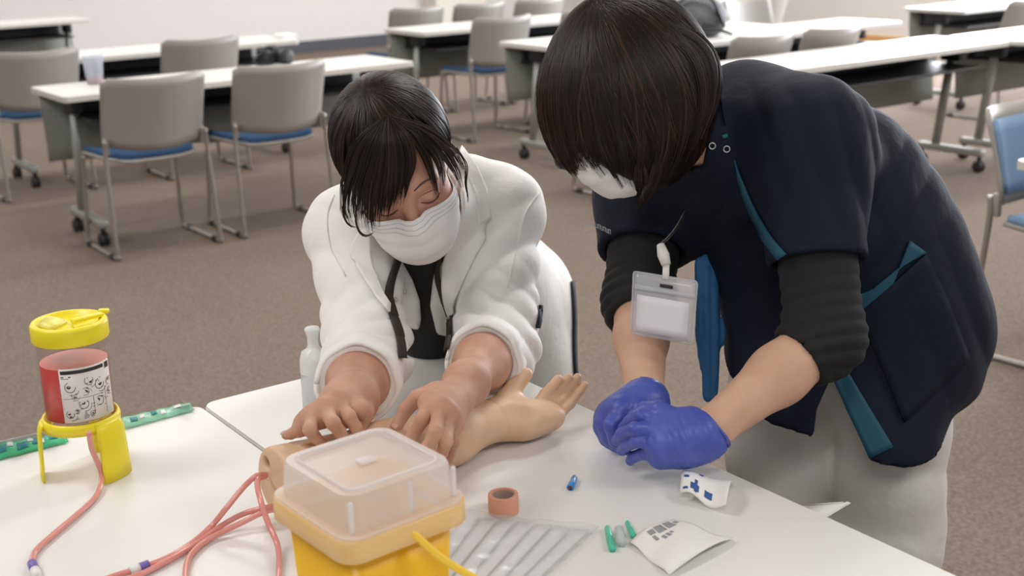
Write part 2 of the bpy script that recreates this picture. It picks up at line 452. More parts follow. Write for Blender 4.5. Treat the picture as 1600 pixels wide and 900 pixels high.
# ------------------------------------------------------------------ chairs
M_SHELL = mat('warm_grey_plastic', (0.33, 0.305, 0.28), 0.45, bump=(300, 0.04, 0.001))
M_CUSH = mat('blue_seat_fabric', (0.03, 0.085, 0.19), 0.85, bump=(700, 0.3, 0.001))
M_CUSH2 = mat('light_blue_fabric', (0.20, 0.31, 0.47), 0.85, bump=(700, 0.3, 0.001))
M_CHROME = mat('satin_steel_tube', (0.42, 0.40, 0.37), 0.32, metal=0.75)
def make_chair(padded_back=False):
    t = empty('stacking_chair')
    # shell back: curved in plan, leaning back, corners rounded
    nx, nz = 17, 9
    G = np.zeros((nx, nz, 3))
    for i, a in enumerate(np.linspace(-1, 1, nx)):
        for j, b in enumerate(np.linspace(0, 1, nz)):
            cr = 0.035 * max(0, (abs(a) - 0.85) / 0.15) ** 2.2
            z0 = 0.470 + 0.03 * a * a + cr * 0.6; z1 = 0.785 + 0.012 * a * a - cr * .7
            z = z0 + (z1 - z0) * b
            G[i, j] = (a * (0.232 - 0.006 * (1 - b)), -0.165 - 0.085 * (1 - a * a) - 0.070 * (b ** 1.2), z)
    bk = MB().shell(G, 0.014).build('backrest', M_SHELL, t)
    if padded_back:
        H_ = G[1:-1, 1:-1].copy(); H_[:, :, 1] += 0.016
        MB().shell(H_, 0.022).build('back_cushion', M_CUSH2, bk)
    for a in (-.95, .95):
        MB().box((a * .232, -0.185, 0.50), (0.022, 0.026, 0.075), 0.006).build('back_bracket', M_SHELL, t)
    # seat: pan + cushion, waterfall front
    def seatgrid(k, zz, dip):
        g = np.zeros((11, 11, 3))
        for i, a in enumerate(np.linspace(-1, 1, 11)):
            for j, b in enumerate(np.linspace(-1, 1, 11)):
                w = 0.215 * (1 + 0.07 * b) * k
                c = 1 - 0.06 * max(0, abs(b) - .6) ** 1 * (abs(a) ** 4) * 4
                g[i, j] = (a * w * c, 0.015 + b * 0.205 * k * (1 - .05 * a ** 4), zz - dip * (1 - a * a) * (1 - b * b) - 0.025 * max(0, b - .5) ** 2 * 4 + 0.015 * a ** 4)
        return g
    MB().shell(seatgrid(1.0, 0.418, 0.01), 0.016).build('seat_pan', M_SHELL, t)
    MB().shell(seatgrid(0.96, 0.437, 0.012), 0.026).build('seat_cushion', M_CUSH2 if padded_back else M_CUSH, t)
    for s in (-1, 1):
        x = s * 0.232
        pts = [(s * .228, -0.205, 0.53), (x, -0.20, 0.44), (s * .238, -0.225, 0.14), (s * .24, -0.235, 0.03), (s * .24, -0.215, 0.0115), (s * .24, 0.0, 0.0105), (s * .235, 0.165, 0.0115), (s * .232, 0.19, 0.03), (s * .225, 0.18, 0.14), (s * .218, 0.165, 0.38), (s * .20, 0.15, 0.405), (s * .10, 0.14, 0.405)]
        MB().tube(crom(pts, 5), 0.0102, 8).build('leg_frame', M_CHROME, t)
        MB().tube([(s * .24, -0.195, 0.010), (s * .24, -0.150, 0.010)], 0.0135, 8).build('foot_glide', M_DARK, t)
        MB().tube([(s * .24, 0.11, 0.010), (s * .24, 0.155, 0.010)], 0.0135, 8).build('foot_glide', M_DARK, t)
    return t
CH = make_chair()
GRP = 'grey stacking chairs with blue seats'
CHAIRS = [  # u, v, turn, label
    (1.97, 5.57, 0.0, 'grey chair with blue seat in front of the plastic cup'),
    (2.57, 5.57, 0.0, 'grey chair with blue seat in front of the black camera'),
    (1.93, 7.18, 0.05, 'grey chair cut by the left picture edge, behind the cup table'),
    (2.84, 7.12, 0.0, 'grey chair whose back shows between the first and second table rows, left of the camera'),
    (4.80, 6.92, 0.0, 'grey chair standing alone in the aisle between the two heads'),
    (5.50, 6.90, 0.0, 'grey chair half hidden by the bob-haired head'),
    (4.93, 8.15, 0.0, 'leftmost of the three chair backs by the back wall'),
    (5.46, 8.12, 0.0, 'middle one of the three chair backs by the back wall'),
    (6.02, 8.12, 0.0, 'rightmost of the three chair backs by the back wall'),
    (4.93, 4.80, 0.0, 'grey chair back just above the navy shoulder, left of two'),
    (5.47, 4.80, 0.0, 'grey chair back just above the navy shoulder, right of two'),
    (4.36, 4.95, 0.1, 'grey chair back touching the right side of the bob-haired head'),
    (6.22, 6.32, math.pi, 'grey chair facing the front across its table, nearer the bob-haired head'),
    (6.86, 6.28, math.pi, 'grey chair facing the front across its table, farther from the bob-haired head'),
    (6.62, 6.95, 0.0, 'grey chair in the last row behind the bag, left one'),
    (7.32, 6.98, 0.0, 'grey chair in the last row near the cream wall, right one'),
    (7.78, 5.10, 0.0, 'grey chair cut by the upper right picture edge'),
]
for i, (u, v, r, lab) in enumerate(CHAIRS):
    put(CH if i == 0 else copy_tree(CH), u, v, r, lab, 'chair', GRP)
CB = make_chair(True)
put(CB, 3.73, 2.06, math.pi + 0.02, 'light blue padded chair facing forward at the right picture edge', 'chair')

# ------------------------------------------------------------------ small things on the far tables
TZ = 0.70
M_CUPW = mat('frosted_cup_plastic', (0.72, 0.75, 0.82), 0.3, alpha=0.33)
M_PINK = mat('pink_residue', (0.85, 0.30, 0.27), 0.5)
cp = VZ(149, 131, TZ)
t = empty('plastic_cup', cp, 0, 'frosted plastic cup with pink contents on the far table', 'cup')
MB().lathe([(0.0, 0.002), (0.036, 0.002), (0.048, 0.125), (0.052, 0.128), (0.050, 0.130), (0.046, 0.126), (0.034, 0.004), (0.0, 0.004)], n=24).build('cup_wall', M_CUPW, t)
MB().lathe([(0.0, 0.005), (0.033, 0.005), (0.0355, 0.028), (0.0, 0.028)], n=20).build('contents', M_PINK, t)
cq = VZ(427, 99, TZ)
t = empty('camera_body', cq, YAW + 0.3, 'black camera lying on the far table', 'camera')
M_BLK = mat('black_leatherette', (0.016, 0.016, 0.019), 0.5, bump=(400, 0.3, 0.001))
b = MB().box((0.01, 0, 0.036), (0.125, 0.06, 0.07), 0.014); b.box((0.0, 0, 0.078), (0.05, 0.045, 0.028), 0.008)
b.build('body', M_BLK, t)
MB().box((-0.06, 0.005, 0.04), (0.035, 0.075, 0.078), 0.013).build('grip', M_BLK, t)
MB().lathe([(0, -.03), (.033, -.03), (.036, .0), (.036, .05), (.03, .055), (.0, .05)], (0.02, -0.05, 0.036), 20, R=[[1, 0, 0], [0, 0, -1], [0, 1, 0]]).build('lens', M_DARK, t)
MB().tube(crom([(-.07, 0, .06), (-.11, .02, .03), (-.12, .0, .008), (-.08, -.05, .006), (-.05, -.06, .01)], 6), 0.006, 6).build('strap', M_BLK, t)
M_PAPER = mat('white_paper', (0.86, 0.86, 0.85), 0.7)
pp = VZ(446, 60, TZ)
t = empty('paper_stack', pp, YAW, 'small stack of white paper at the end of the second-row table', 'paper')
MB().box((0, 0, .012), (0.10, 0.16, 0.024), 0.002).build('sheets', M_PAPER, t, smooth=False)
MB().box((0.004, 0.003, .026), (0.10, 0.15, 0.003)).build('top_sheet', M_PAPER, t, smooth=False)
# dark bag with straps on a chair by the far table
bp = uv2w(5.25, 5.46, TZ)
M_BAG = mat('dark_grey_nylon', (0.10, 0.105, 0.115), 0.6, bump=(30, 0.8, 0.02))
def bagfn(P):
    d = ell(P, bp + [0.04, 0, 0.10], (0.20, 0.14, 0.13)); d = smin(d, ell(P, bp + [-.10, 0, .06], (0.15, .13, .07)), .05)
    d = d + 0.012 * wob(P, 26)
    return smax(d, (bp[2] + 0.002) - P[:, 2], 0.01)
t = empty('shoulder_bag', bp, 0, 'dark grey bag with black straps heaped behind the bob-haired head', 'bag')
mk('bag_body', *sdf_mesh(bagfn, bp - [.36, .26, .03], bp + [.36, .26, .32], 0.014), M_BAG, t, world=True)
MB().tube(crom([(-.22, -.12, .02), (-.12, -.14, .14), (0.0, -.10, .25), (.12, -.11, .22), (.2, -.12, .06)], 6), 0.016, 8, flat=.5).build('strap', M_DARK, t)
MB().tube(crom([(-.08, -.15, .02), (0.02, -.155, .06), (.16, -.14, .045), (.24, -.12, .02)], 6), 0.02, 8, flat=.5).build('strap', M_DARK, t)
# ------------------------------------------------------------------ things on the work tables
# --- red liquid jar in a yellow stand
M_YEL = mat('yellow_plastic', (0.93, 0.77, 0.02), 0.35, spec=0.5)
M_CLEAR = mat('clear_plastic', (0.88, 0.84, 0.82), 0.08, alpha=0.045)
M_RED = mat('red_liquid', (0.86, 0.028, 0.022), 0.25, spec=0.5)
M_REDTOP = mat('liquid_surface_pink', (0.86, 0.22, 0.18), 0.3)
M_LABEL = mat('label_white', (0.80, 0.77, 0.75), 0.55)
M_INK = mat('printed_black', (0.03, 0.028, 0.028), 0.6)
JX = VZ(138, 736, TZ); JX[2] = TZ
JR, JB = 0.0535, 0.098          # radius and bottom height over the table
st = empty('jar_stand', JX, 0, 'yellow three-legged ring stand under the red liquid jar', 'stand')
MB().lathe([(JR - .008, .082), (JR + .004, .082), (JR + .005, .094), (JR + .003, .100), (JR - .001, .100), (JR - .001, .090), (JR - .008, .090)], n=48, closed=True).build('ring', M_YEL, st)
def stand_leg(a0, wid):
    n = 9; G = []
    for a in np.linspace(a0 - wid, a0 + wid, n):
        row = []
        for k, z in enumerate((0.097, 0.090, 0.082, 0.06, 0.03, 0.0015)):
            r = JR + (0.001, 0.008, 0.0105, 0.012, 0.0135, 0.015)[k]
            row.append((r * math.cos(a), r * math.sin(a), z))
        G.append(row)
    return MB().shell(G, 0.0032)
for a0, wid in ((math.radians(-28), 0.42), (math.radians(200), 0.33), (math.radians(80), 0.36)):
    stand_leg(a0, wid).build('leg', M_YEL, st)
for zz in (.035, .055, .075):
    for da in (-.16, .1):
        a = math.radians(80) + da
        c = np.array([(JR + .0095) * math.cos(a), (JR + .0095) * math.sin(a), zz]); nn = np.array([math.cos(a), math.sin(a), 0]); tt = np.array([-math.sin(a), math.cos(a), 0])
        ring = [c + 0.0065 * (math.cos(q) * tt + math.sin(q) * np.array([0, 0, 1.])) for q in np.linspace(0, 6.283, 13)[:-1]]
        MB().add(ring, [tuple(range(12))]).build('leg_hole', M_LABEL, st, smooth=False)
jar = empty('liquid_jar', JX + [0, 0, JB], 0, 'clear cylindrical jar half full of red liquid with a yellow lid and printed label', 'jar')
MB().lathe([(0, 0), (JR - .004, 0), (JR - .001, .003), (JR - .001, .122), (JR - .0025, .122), (JR - .0025, .004), (0, .003)], n=56).build('wall', M_CLEAR, jar)
liq = MB().lathe([(0, .004), (JR - .0035, .004), (JR - .0035, .083)], n=56).build('liquid', M_RED, jar)
MB().lathe([(JR - .0036, .083), (JR - .006, .0832), (0, .0832)], n=48).build('liquid_surface', M_REDTOP, liq)
lid = MB().lathe([(JR - .003, .116), (JR + .0025, .116), (JR + .0035, .118), (JR + .0035, .138), (JR + .001, .142), (JR - .005, .142), (JR - .006, .1385), (0, .1385)], n=56).build('lid', M_YEL, jar)
lb = MB()
def arc_plate(r0, r1, a0, a1, z, th, n=10):
    G = [[(r * math.cos(a), r * math.sin(a), z) for r in (r0, (r0 + r1) / 2, r1)] for a in np.linspace(a0, a1, n)]
    return MB().shell(G, th)
arc_plate(0.004, 0.042, math.radians(150), math.radians(255), .1405, .004).build('lid_flap', mat('pale_yellow_plastic', (0.85, 0.75, 0.12), .35), lid)
arc_plate(0.022, 0.044, math.radians(-60), math.radians(60), .1395, .0035).build('lid_flap', M_YEL, lid)
MB().box((.026, .008, .142), (.05, .014, .006), .002, R=[[.7, -.7, 0], [.7, .7, 0], [0, 0, 1]]).build('lid_handle', M_YEL, lid)
MB().box((.043, .036, .1435), (.016, .010, .006), .002).build('lid_tab', M_YEL, lid)
st.scale = (.88, .88, .86); jar.scale = (.87, .87, .94); jar.location.z = TZ + JB * .86
# label wrapped on the jar, with its print proud of the paper
LA0, LA1, LZ0, LZ1 = math.radians(-96), math.radians(-6), .006, .086
def on_jar(s, h, r=JR + .0004): a = LA0 + (LA1 - LA0) * s; return (r * math.cos(a), r * math.sin(a), LZ0 + (LZ1 - LZ0) * h)
lab = MB().shell([[on_jar(s, h) for h in (0, .5, 1)] for s in np.linspace(0, 1, 20)], .0005).build('label', M_LABEL, jar)
ink = MB(); RJ = JR + .0009
def ink_bar(s0, s1, h0, h1): ink.shell([[on_jar(s, h, RJ) for h in (h0, h1)] for s in np.linspace(s0, s1, max(2, int((s1 - s0) * 16)))], .0002)
def ink_ring(s, h, rs, w=.18, n=14, a0=0, a1=6.283):
    asp = ((LA1 - LA0) * JR) / (LZ1 - LZ0)
    ink.shell([[on_jar(s + rs * k * math.cos(a) / asp, h + rs * k * math.sin(a), RJ) for k in (1 - w, 1)] for a in np.linspace(a0, a1, n)], .0002)
ink_bar(.03, .82, .90, .965); ink_bar(.86, .97, .86, .97); ink_bar(.03, .2, .84, .86); ink_bar(.03, .16, .815, .825)
ink_bar(.03, .74, .445, .45); ink_bar(.545, .552, .1, .45); ink_bar(.80, .805, .06, .55)
for s_, h_, r_ in ((.17, .66, .1), (.50, .74, .085), (.70, .63, .10), (.42, .55, .07), (.22, .50, .05), (.37, .33, .09), (.66, .32, .09), (.12, .16, .075), (.50, .13, .05), (.9, .62, .06), (.9, .45, .05), (.24, .2, .045)):
    a_ = random.uniform(0, 6); ink_ring(s_, h_, r_, .10, 12, a_, a_ + 4.4)
    ink_ring(s_ + r_ * random.uniform(-.3, .3), h_ + r_ * random.uniform(-.3, .3), r_ * .38, .8, 6, a_ + 1, a_ + 4.5)
    for q in range(4):
        x_, y_ = s_ + r_ * random.uniform(-.8, .6), h_ + r_ * random.uniform(-1, .9); ink_bar(x_, x_ + random.uniform(.012, .05), y_, y_ + random.uniform(.006, .014))
    ink_ring(s_ + .03, h_ - .03, r_ * 1.25, .06, 8, a_ + 2.3, a_ + 4.0)
for k in range(16):
    s_ = random.uniform(.05, .9); h_ = random.uniform(.06, .8); ink_bar(s_, s_ + random.uniform(.02, .06), h_, h_ + .008)
for k in range(7): ink_bar(.34 + .006 * k, .42 + .02 * math.sin(k), .06 + .022 * k, .066 + .022 * k)
ink.build('label_print', M_INK, lab, smooth=False)

# --- practice arm: foam upper arm, forearm, open hand palm up
M_ARM = mat('practice_arm_vinyl', (0.72, 0.48, 0.31), 0.5, sss=0.12, noise=(14, 3), col2=(0.78, 0.54, 0.36), bump=(90, 0.05, 0.002))
M_FOAM = mat('practice_arm_end', (0.66, 0.42, 0.27), 0.7)
M_HOLE = mat('dark_hole', (0.10, 0.055, 0.035), 0.9)
E0 = VZ(425, 752, TZ + 0.0495)                       # centre of the cut end
AX = unit((VZ(770, 655, TZ + .035) - E0) * [1, 1, 0])
wrist = VZ(772, 655, TZ + 0.036)
elbow = VZ(610, 715, TZ + 0.0455)
def h_(px, py, z): return VZ(px, py, TZ + z)
AF = [  # fingers of the practice hand: base .. tip
    ([h_(834, 639, .036), h_(852, 616, .050), h_(872, 593, .070)], (.0092, .0084, .0070)),            # index
    ([h_(846, 641, .033), h_(868, 615, .048), h_(888, 590, .068)], (.0088, .0076, .0062)),            # middle
    ([h_(857, 648, .029), h_(881, 621, .043), h_(902, 590, .064)], (.0086, .0075, .0060)),
    ([h_(865, 657, .023), h_(891, 631, .035), h_(913, 602, .054)], (.0082, .0070, .0054)),
    ([h_(780, 640, .045), h_(801, 608, .060), h_(822, 585, .076)], (.018, .0140, .0100)),             # thumb
]
def arm_solid(P):
    d = chain(P, [E0 - AX * .06, elbow, elbow * .45 + wrist * .55, wrist], (.0485, .0455, .0375, .0295), .02)
    pm = [wrist, h_(812, 655, .030), h_(846, 651, .026)]
    Q = squash(P, pm[1], (0.0, 0.15, 1), 1.45)
    q = chain(Q, pm, (.030, .039, .034), .02) / 1.2
    d = smin(d, q, .02)
    d = smin(d, rcone(P, h_(790, 645, .038), h_(800, 618, .052), .022, .014), .018)
    for pts, r in AF: d = smin(d, chain(P, pts, r, .004), .0028)
    # palm hollow
    d = smax(d, -ell(P, h_(822, 640, .064), (.030, .024, .018)), .012)
    return d
END_N = -AX
def arm_fn(P):
    d = arm_solid(P)
    d = smax(d, halfsp(P, E0, END_N), .006)
    # flat underside
    d = smax(d, (TZ + 0.0012) - P[:, 2], .004)
    S = np.cross(AX, [0, 0, 1])
    for (o, z, r) in ((-.012, .020, .0082), (.018, -.016, .0085)):
        c = E0 + S * o + np.array([0, 0, z]); d = smax(d, -rcone(P, c - AX * .01, c + AX * .05, r, r), .003)
    # seams: bicep line and glove edge at the wrist
    for c, a in ((E0 + AX * .028, .0012), (wrist - AX * .005, .0016)):
        d = d + a * np.exp(-((halfsp(P, c, AX) / .0022) ** 2))
    return d + .0012 * wob(P, 30)
pa = empty('practice_arm', np.r_[E0[:2], TZ], 0, 'skin-coloured injection practice arm lying palm up on the work table', 'practice arm')
aV, aF = sdf_mesh(arm_fn, *bounds([E0 - .06, E0 + .06, wrist, h_(910, 600, .07), h_(822, 580, .085), h_(846, 690, 0)], .035), 0.0028)
mk('arm_and_hand', aV, aF, M_ARM, pa, world=True)
S_ = np.cross(AX, [0, 0, 1])
for (o, z, r) in ((-.012, .020, .0080), (.018, -.016, .0083)):
    c = E0 + S_ * o + np.array([0, 0, z]); MB().tube([c + AX * .016, c + AX * .018], r, 14).build('hole_bottom', M_HOLE, pa, world=True)
# pale wrist band
M_BAND = mat('pale_wrist_tape', (0.76, 0.62, 0.52), .5)

# --- sharps container
M_TRANS = mat('milky_translucent_plastic', (0.93, 0.90, 0.89), 0.28, alpha=0.64, translucent=0.40, spec=0.5)
M_AMBER = mat('amber_plastic', (0.97, 0.55, 0.02), 0.3, alpha=0.985, translucent=0.08)
M_AMBERRIM = mat('pale_amber_rim', (0.97, 0.70, 0.34), 0.3, alpha=0.9, translucent=0.3)
M_AMBER2 = mat('amber_rod', (0.95, 0.62, 0.05), 0.3)
RIMZ = TZ + 0.165
c_f, c_r, c_l = VZ(540, 853, RIMZ), VZ(740, 777, RIMZ), VZ(454, 746, RIMZ)
ex = unit((c_r - c_f) * [1, 1, 0]); ey = unit((c_l - c_f) * [1, 1, 0]); ey = unit(ey - (ey @ ex) * ex)
SXW, SYW = np.linalg.norm(c_r - c_f), np.linalg.norm(c_l - c_f) * .90
cen = c_f + ex * SXW / 2 + ey * SYW / 2; base = np.r_[cen[:2], TZ]
sh = empty('sharps_container', base, math.atan2(ex[1], ex[0]), 'amber sharps container with milky translucent lid in the foreground', 'container')
def loft(levels, n=6, cap0=True, cap1=True):
    b = MB(); rings = [[(x, y, z) for x, y in rrect(sx, sy, r, n)] for (sx, sy, r, z) in levels]; k = len(rings[0])
    F = [(i * k + j, i * k + (j + 1) % k, (i + 1) * k + (j + 1) % k, (i + 1) * k + j) for i in range(len(rings) - 1) for j in range(k)]
    if cap0: F.append(tuple(range(k - 1, -1, -1)))
    if cap1: F.append(tuple((len(rings) - 1) * k + j for j in range(k)))
    return b.add([p for r in rings for p in r], F)
sx, sy = SXW * .90, SYW * .86
loft([(sx * .84, sy * .84, .014, 0.001), (sx * .86, sy * .86, .016, .004), (sx * .955, sy * .955, .018, .142), (sx * .935, sy * .935, .017, .142), (sx * .84, sy * .84, .014, .006)], cap0=True, cap1=True).build('body', M_AMBER, sh)
loft([(SXW * .97, SYW * .97, .02, .139), (SXW, SYW, .022, .141), (SXW, SYW, .022, .158), (SXW * .985, SYW * .985, .02, .163), (SXW * .89, SYW * .87, .018, .163), (SXW * .88, SYW * .86, .017, .150)], cap0=False, cap1=False).build('rim', M_AMBERRIM, sh)
ld = loft([(SXW * .97, SYW * .97, .02, .160), (SXW * .975, SYW * .975, .02, .166), (SXW * .88, SYW * .87, .018, .167), (SXW * .86, SYW * .85, .02, .199), (SXW * .84, SYW * .83, .02, .203), (SXW * .68, SYW * .68, .012, .203), (SXW * .67, SYW * .67, .012, .200)], cap0=False).build('lid', M_TRANS, sh)
auto_smooth(ld, 50)
lr = MB()
P4 = rrect(SXW * .70, SYW * .70, .010, 4)
lr.tube([(x, y, .2045) for x, y in P4] + [(P4[0][0], P4[0][1], .2045)], .0016, 6)
for x, y in ((-SXW * .40, -SYW * .42), (SXW * .05, -SYW * .425), (SXW * .40, -SYW * .42)): lr.box((x, y, .183), (.005, .004, .032), .0015)
lr.build('lid_ridges', M_TRANS, ld)
MB().box((SXW * .46, SYW * .1, .177), (.012, .05, .018), .004).build('lid_latch', M_TRANS, ld)
MB().box((0.0, 0.0, .2025), (.018, .012, .003), .001).build('lid_emblem', M_TRANS, ld)
# carrying rod at the front
rp = [c_f + ex * SXW * .50 + ey * .004 - [0, 0, .012], VZ(690, 872, RIMZ - .045), VZ(760, 915, RIMZ - .08)]
q0 = Matrix.Rotation(-math.atan2(ex[1], ex[0]), 3, 'Z')
MB().tube(crom([np.array(q0 @ Vector(p - base)) for p in rp], 6), .0042, 10).build('carry_handle', M_AMBER2, sh)

# --- tubes from jar and arm
M_TUBE = mat('pink_filled_tubing', (0.82, 0.34, 0.30), 0.15, alpha=0.85, spec=0.6, coat=.3)
M_VIO = mat('violet_connector', (0.17, 0.13, 0.46), 0.35)
M_WCON = mat('white_connector', (0.80, 0.80, 0.80), 0.35)
def tubing(name, pix, lab, r=0.0036, grp='pink tubing on the table'):
    """pix: (x, y, height of the tube centre over the table)"""
    P = crom([VZ(x, y, TZ + z) for x, y, z in pix], 8)
    c = P[len(P) // 2]
    t = empty(name, (c[0], c[1], TZ), 0, lab, 'tubing', grp)
    MB().tube(P, r, 10).build('hose', M_TUBE, t, world=True)
    return t, P
def connector(t, a, b, z=.006, r=.0058):
    A, B = VZ(*a, TZ + z), VZ(*b, TZ + z); D = unit(B - A); n = np.linalg.norm(B - A)
    MB().tube([A, A + D * n * .5], r, 12).build('connector', M_WCON, t, world=True)
    MB().tube([A + D * n * .5, B], r * .96, 12).build('connector_collar', M_VIO, t, world=True)
t, P = tubing('drain_tube', [(139, 676, .093), (143, 700, .065), (152, 722, .035), (159, 745, .012), (150, 775, .005), (118, 806, .005), (80, 838, .005), (55, 862, .005), (50, 884, .005), (54, 898, .005), (66, 922, .005), (92, 934, .005), (128, 926, .006)], 'pink tube running from the jar down to the lower left corner')
connector(t, (59, 902), (50, 880))
t, P = tubing('supply_tube', [(416, 742, .057), (400, 744, .062), (380, 762, .05), (352, 796, .03), (330, 822, .012), (300, 848, .006), (262, 871, .006), (215, 889, .006), (165, 905, .006), (128, 926, .006)], 'pink tube arching from the upper hole of the practice arm to the white connector')
connector(t, (203, 893), (232, 882))
tubing('supply_tube', [(432, 791, .027), (412, 794, .028), (380, 803, .020), (345, 822, .010), (305, 850, .005), (262, 876, .005), (225, 895, .005), (190, 908, .005), (150, 925, .006)], 'pink tube leaving the lower hole toward the lower left')
tubing('supply_tube', [(434, 795, .024), (412, 800, .024), (375, 818, .014), (330, 840, .006), (302, 862, .005), (291, 885, .005), (293, 918, .005), (318, 952, .005), (366, 964, .005)], 'pink tube curving down in a loop in front of the practice arm')
tubing('supply_tube', [(414, 744, .056), (402, 752, .060), (408, 785, .05), (420, 820, .03), (433, 850, .012), (436, 880, .006), (432, 918, .006), (408, 950, .005), (366, 964, .005)], 'pink tube hanging straight down from the arm beside the sharps container')

# --- roll of tape
M_TAPE = mat('salmon_tape', (0.76, 0.36, 0.24), 0.6, bump=(300, .1, .001))
M_CORE = mat('tape_core_card', (0.46, 0.33, 0.28), 0.7)
tp = VZ(787, 800, TZ); tp[2] = TZ
t = empty('tape_roll', tp, 0, 'roll of salmon-coloured surgical tape standing beside the sharps container', 'tape roll')
MB().lathe([(.0145, .0005), (.0185, .0005), (.0190, .001), (.0190, .0245), (.0185, .025), (.0145, .025)], n=40, closed=True).build('tape_layers', M_TAPE, t)
MB().lathe([(.0128, .0015), (.0145, .0015), (.0145, .024), (.0128, .024)], n=36, closed=True).build('core', M_CORE, t)
auto_smooth(t.children[0], 40); auto_smooth(t.children[1], 40)
# --- little caps
M_BLUE = mat('blue_clear_cap', (0.04, 0.30, 0.75), 0.2, alpha=0.9)
M_GRN = mat('green_clear_cap', (0.13, 0.74, 0.52), 0.2, alpha=0.72)
M_CLR2 = mat('clear_cap_plastic', (0.80, 0.86, 0.84), 0.15, alpha=0.45)
def capthing(name, p0, p1, r, m, lab, grp, hollow=True, z=None):
    z = z or r
    A, B = VZ(*p0, TZ + z), VZ(*p1, TZ + z); D = unit(B - A); n = np.linalg.norm(B - A)
    t = empty(name, np.r_[(A + B)[:2] / 2, TZ], 0, lab, 'needle cap', grp)
    b = MB(); b.tube([A, A + D * n * .04, A + D * n * .96, B], (r * .72, r * .9, r, r), 14).build('sleeve', m, t, world=True)
    b = MB()
    for k in range(6):
        a = k * math.pi / 3; W_ = np.cross(D, [0, 0, 1]); W_ = unit(W_); o = r * .93 * (math.cos(a) * W_ + math.sin(a) * np.array([0, 0, 1.]))
        b.tube([A + o + D * n * .5, B + o * 1.0], .0006, 5)
    b.build('ribs', m, t, world=True)
    b = MB(); b.tube([B - D * .001, B + D * .0006], r * .62, 12); b.build('mouth', M_HOLE if m is M_BLUE else m, t, world=True)
    return t
capthing('needle_cover', (898, 746), (891, 762), .0046, M_BLUE, 'small blue needle cap lying in front of the practice hand', 'needle caps')
capthing('needle_cover', (949, 824), (957, 858), .0043, M_GRN, 'green needle cap with its open end toward the front, left one', 'needle caps')
capthing('needle_cover', (980, 816), (990, 838), .0036, M_GRN, 'green needle cap half under the white sachet', 'needle caps')
capthing('needle_cover', (967, 826), (971, 848), .0062, M_CLR2, 'clear plastic cap lying between the two green caps', 'needle caps')

# --- plastic packaging sheet with rows of sealed strips
M_SHEET = mat('clear_packing_film', (0.90, 0.90, 0.92), 0.14, alpha=0.22, spec=.7)
M_STRIP = mat('white_packet_paper', (0.88, 0.88, 0.88), 0.6)
ps = [VZ(722, 800, TZ + .002), VZ(936, 826, TZ + .002), VZ(826, 930, TZ + .002), VZ(640, 915, TZ + .002)]
t = empty('packing_sheet', np.r_[np.mean(ps, 0)[:2], TZ], 0, 'clear plastic packing sheet over white strips right of the sharps container', 'packaging')
G = np.array([[(1 - a) * ((1 - b) * ps[0] + b * ps[1]) + a * ((1 - b) * ps[3] + b * ps[2]) + [0, 0, .0035 + .0012 * math.sin(31 * a + 9 * b) + .001 * math.sin(23 * b)] for b in np.linspace(0, 1, 26)] for a in np.linspace(0, 1, 26)])
MB().shell(G, .0004).build('film', M_SHEET, t, world=True)
for k in range(7):
    b0 = .04 + k * .134; b = MB()
    Gs = [[(1 - a) * ((1 - bb) * ps[0] + bb * ps[1]) + a * ((1 - bb) * ps[3] + bb * ps[2]) + [0, 0, .0006 + .0008 * math.sin(bb * 20 + a * 3)] for bb in np.linspace(b0, b0 + .108, 4)] for a in np.linspace(.05, .97, 10)]
    b.shell(Gs, .0008).build('paper_strip', M_STRIP, t, world=True)

# --- torn paper sachets
M_PAPER2 = mat('sachet_paper', (0.86, 0.85, 0.81), 0.65, bump=(45, .5, .004))
M_NAVYINK = mat('sachet_blue_print', (0.045, 0.11, 0.35), .6)
M_GREYINK = mat('sachet_grey_print', (0.33, 0.34, 0.36), .6)
def sachet(lab, corners, hfun, prints, inkm, th=.0007, nx=18, ny=14):
    C = [VZ(*c, TZ + .001) for c in corners]
    t = empty('paper_sachet', np.r_[np.mean(C, 0)[:2], TZ], 0, lab, 'sachet', 'torn paper sachets')
    f = lambda a, b, o=0: (1 - a) * ((1 - b) * C[0] + b * C[3]) + a * ((1 - b) * C[1] + b * C[2]) + np.array([0, 0, hfun(a, b) + o])
    MB().shell([[f(a, b) for b in np.linspace(0, 1, ny)] for a in np.linspace(0, 1, nx)], th).build('wrapper', M_PAPER2, t, world=True)
    b = MB()
    for (a0, a1, b0, b1) in prints:
        b.shell([[f(a, bb, .0008) for bb in np.linspace(b0, b1, 4)] for a in np.linspace(a0, a1, 4)], .0003)
    b.build('print', inkm, t, world=True)
    return t
sachet('white printed sachet paper lying flat beside the green caps', [(984, 850), (1052, 812), (1146, 846), (1046, 902)],
       lambda a, b: .002 + .006 * a * (1 - a) * 4 * (1 - b * .3) + .010 * max(0, b - .45) * math.sin(a * 3.1) + .002 * math.sin(9 * b + 5 * a),
       [(.30, .42, .08, .17), (.45, .62, .06, .2), (.66, .82, .05, .2), (.30, .36, .2, .3), (.42, .47, .27, .36), (.50, .55, .27, .36), (.58, .62, .27, .33), (.86, .93, .08, .16)], M_GREYINK)
sachet('curled white sachet with blue printed bands near the trouser legs', [(1062, 782), (1068, 746), (1146, 760), (1134, 806)],
       lambda a, b: .004 + .020 * math.sin(math.pi * min(1, a * .9 + .1)) * (1 - .25 * b) + .006 * math.sin(b * 7) * (1 - a) + .004 * max(0, b - .4),
       [(.05, .92, .06, .17), (.08, .2, .22, .40), (.05, .3, .30, .36), (.55, .95, .36, .44), (.1, .22, .52, .68)], M_NAVYINK)
sp = [V(1272, 795, 1.62), V(1290, 803, 1.62), V(1326, 783, 1.66)]
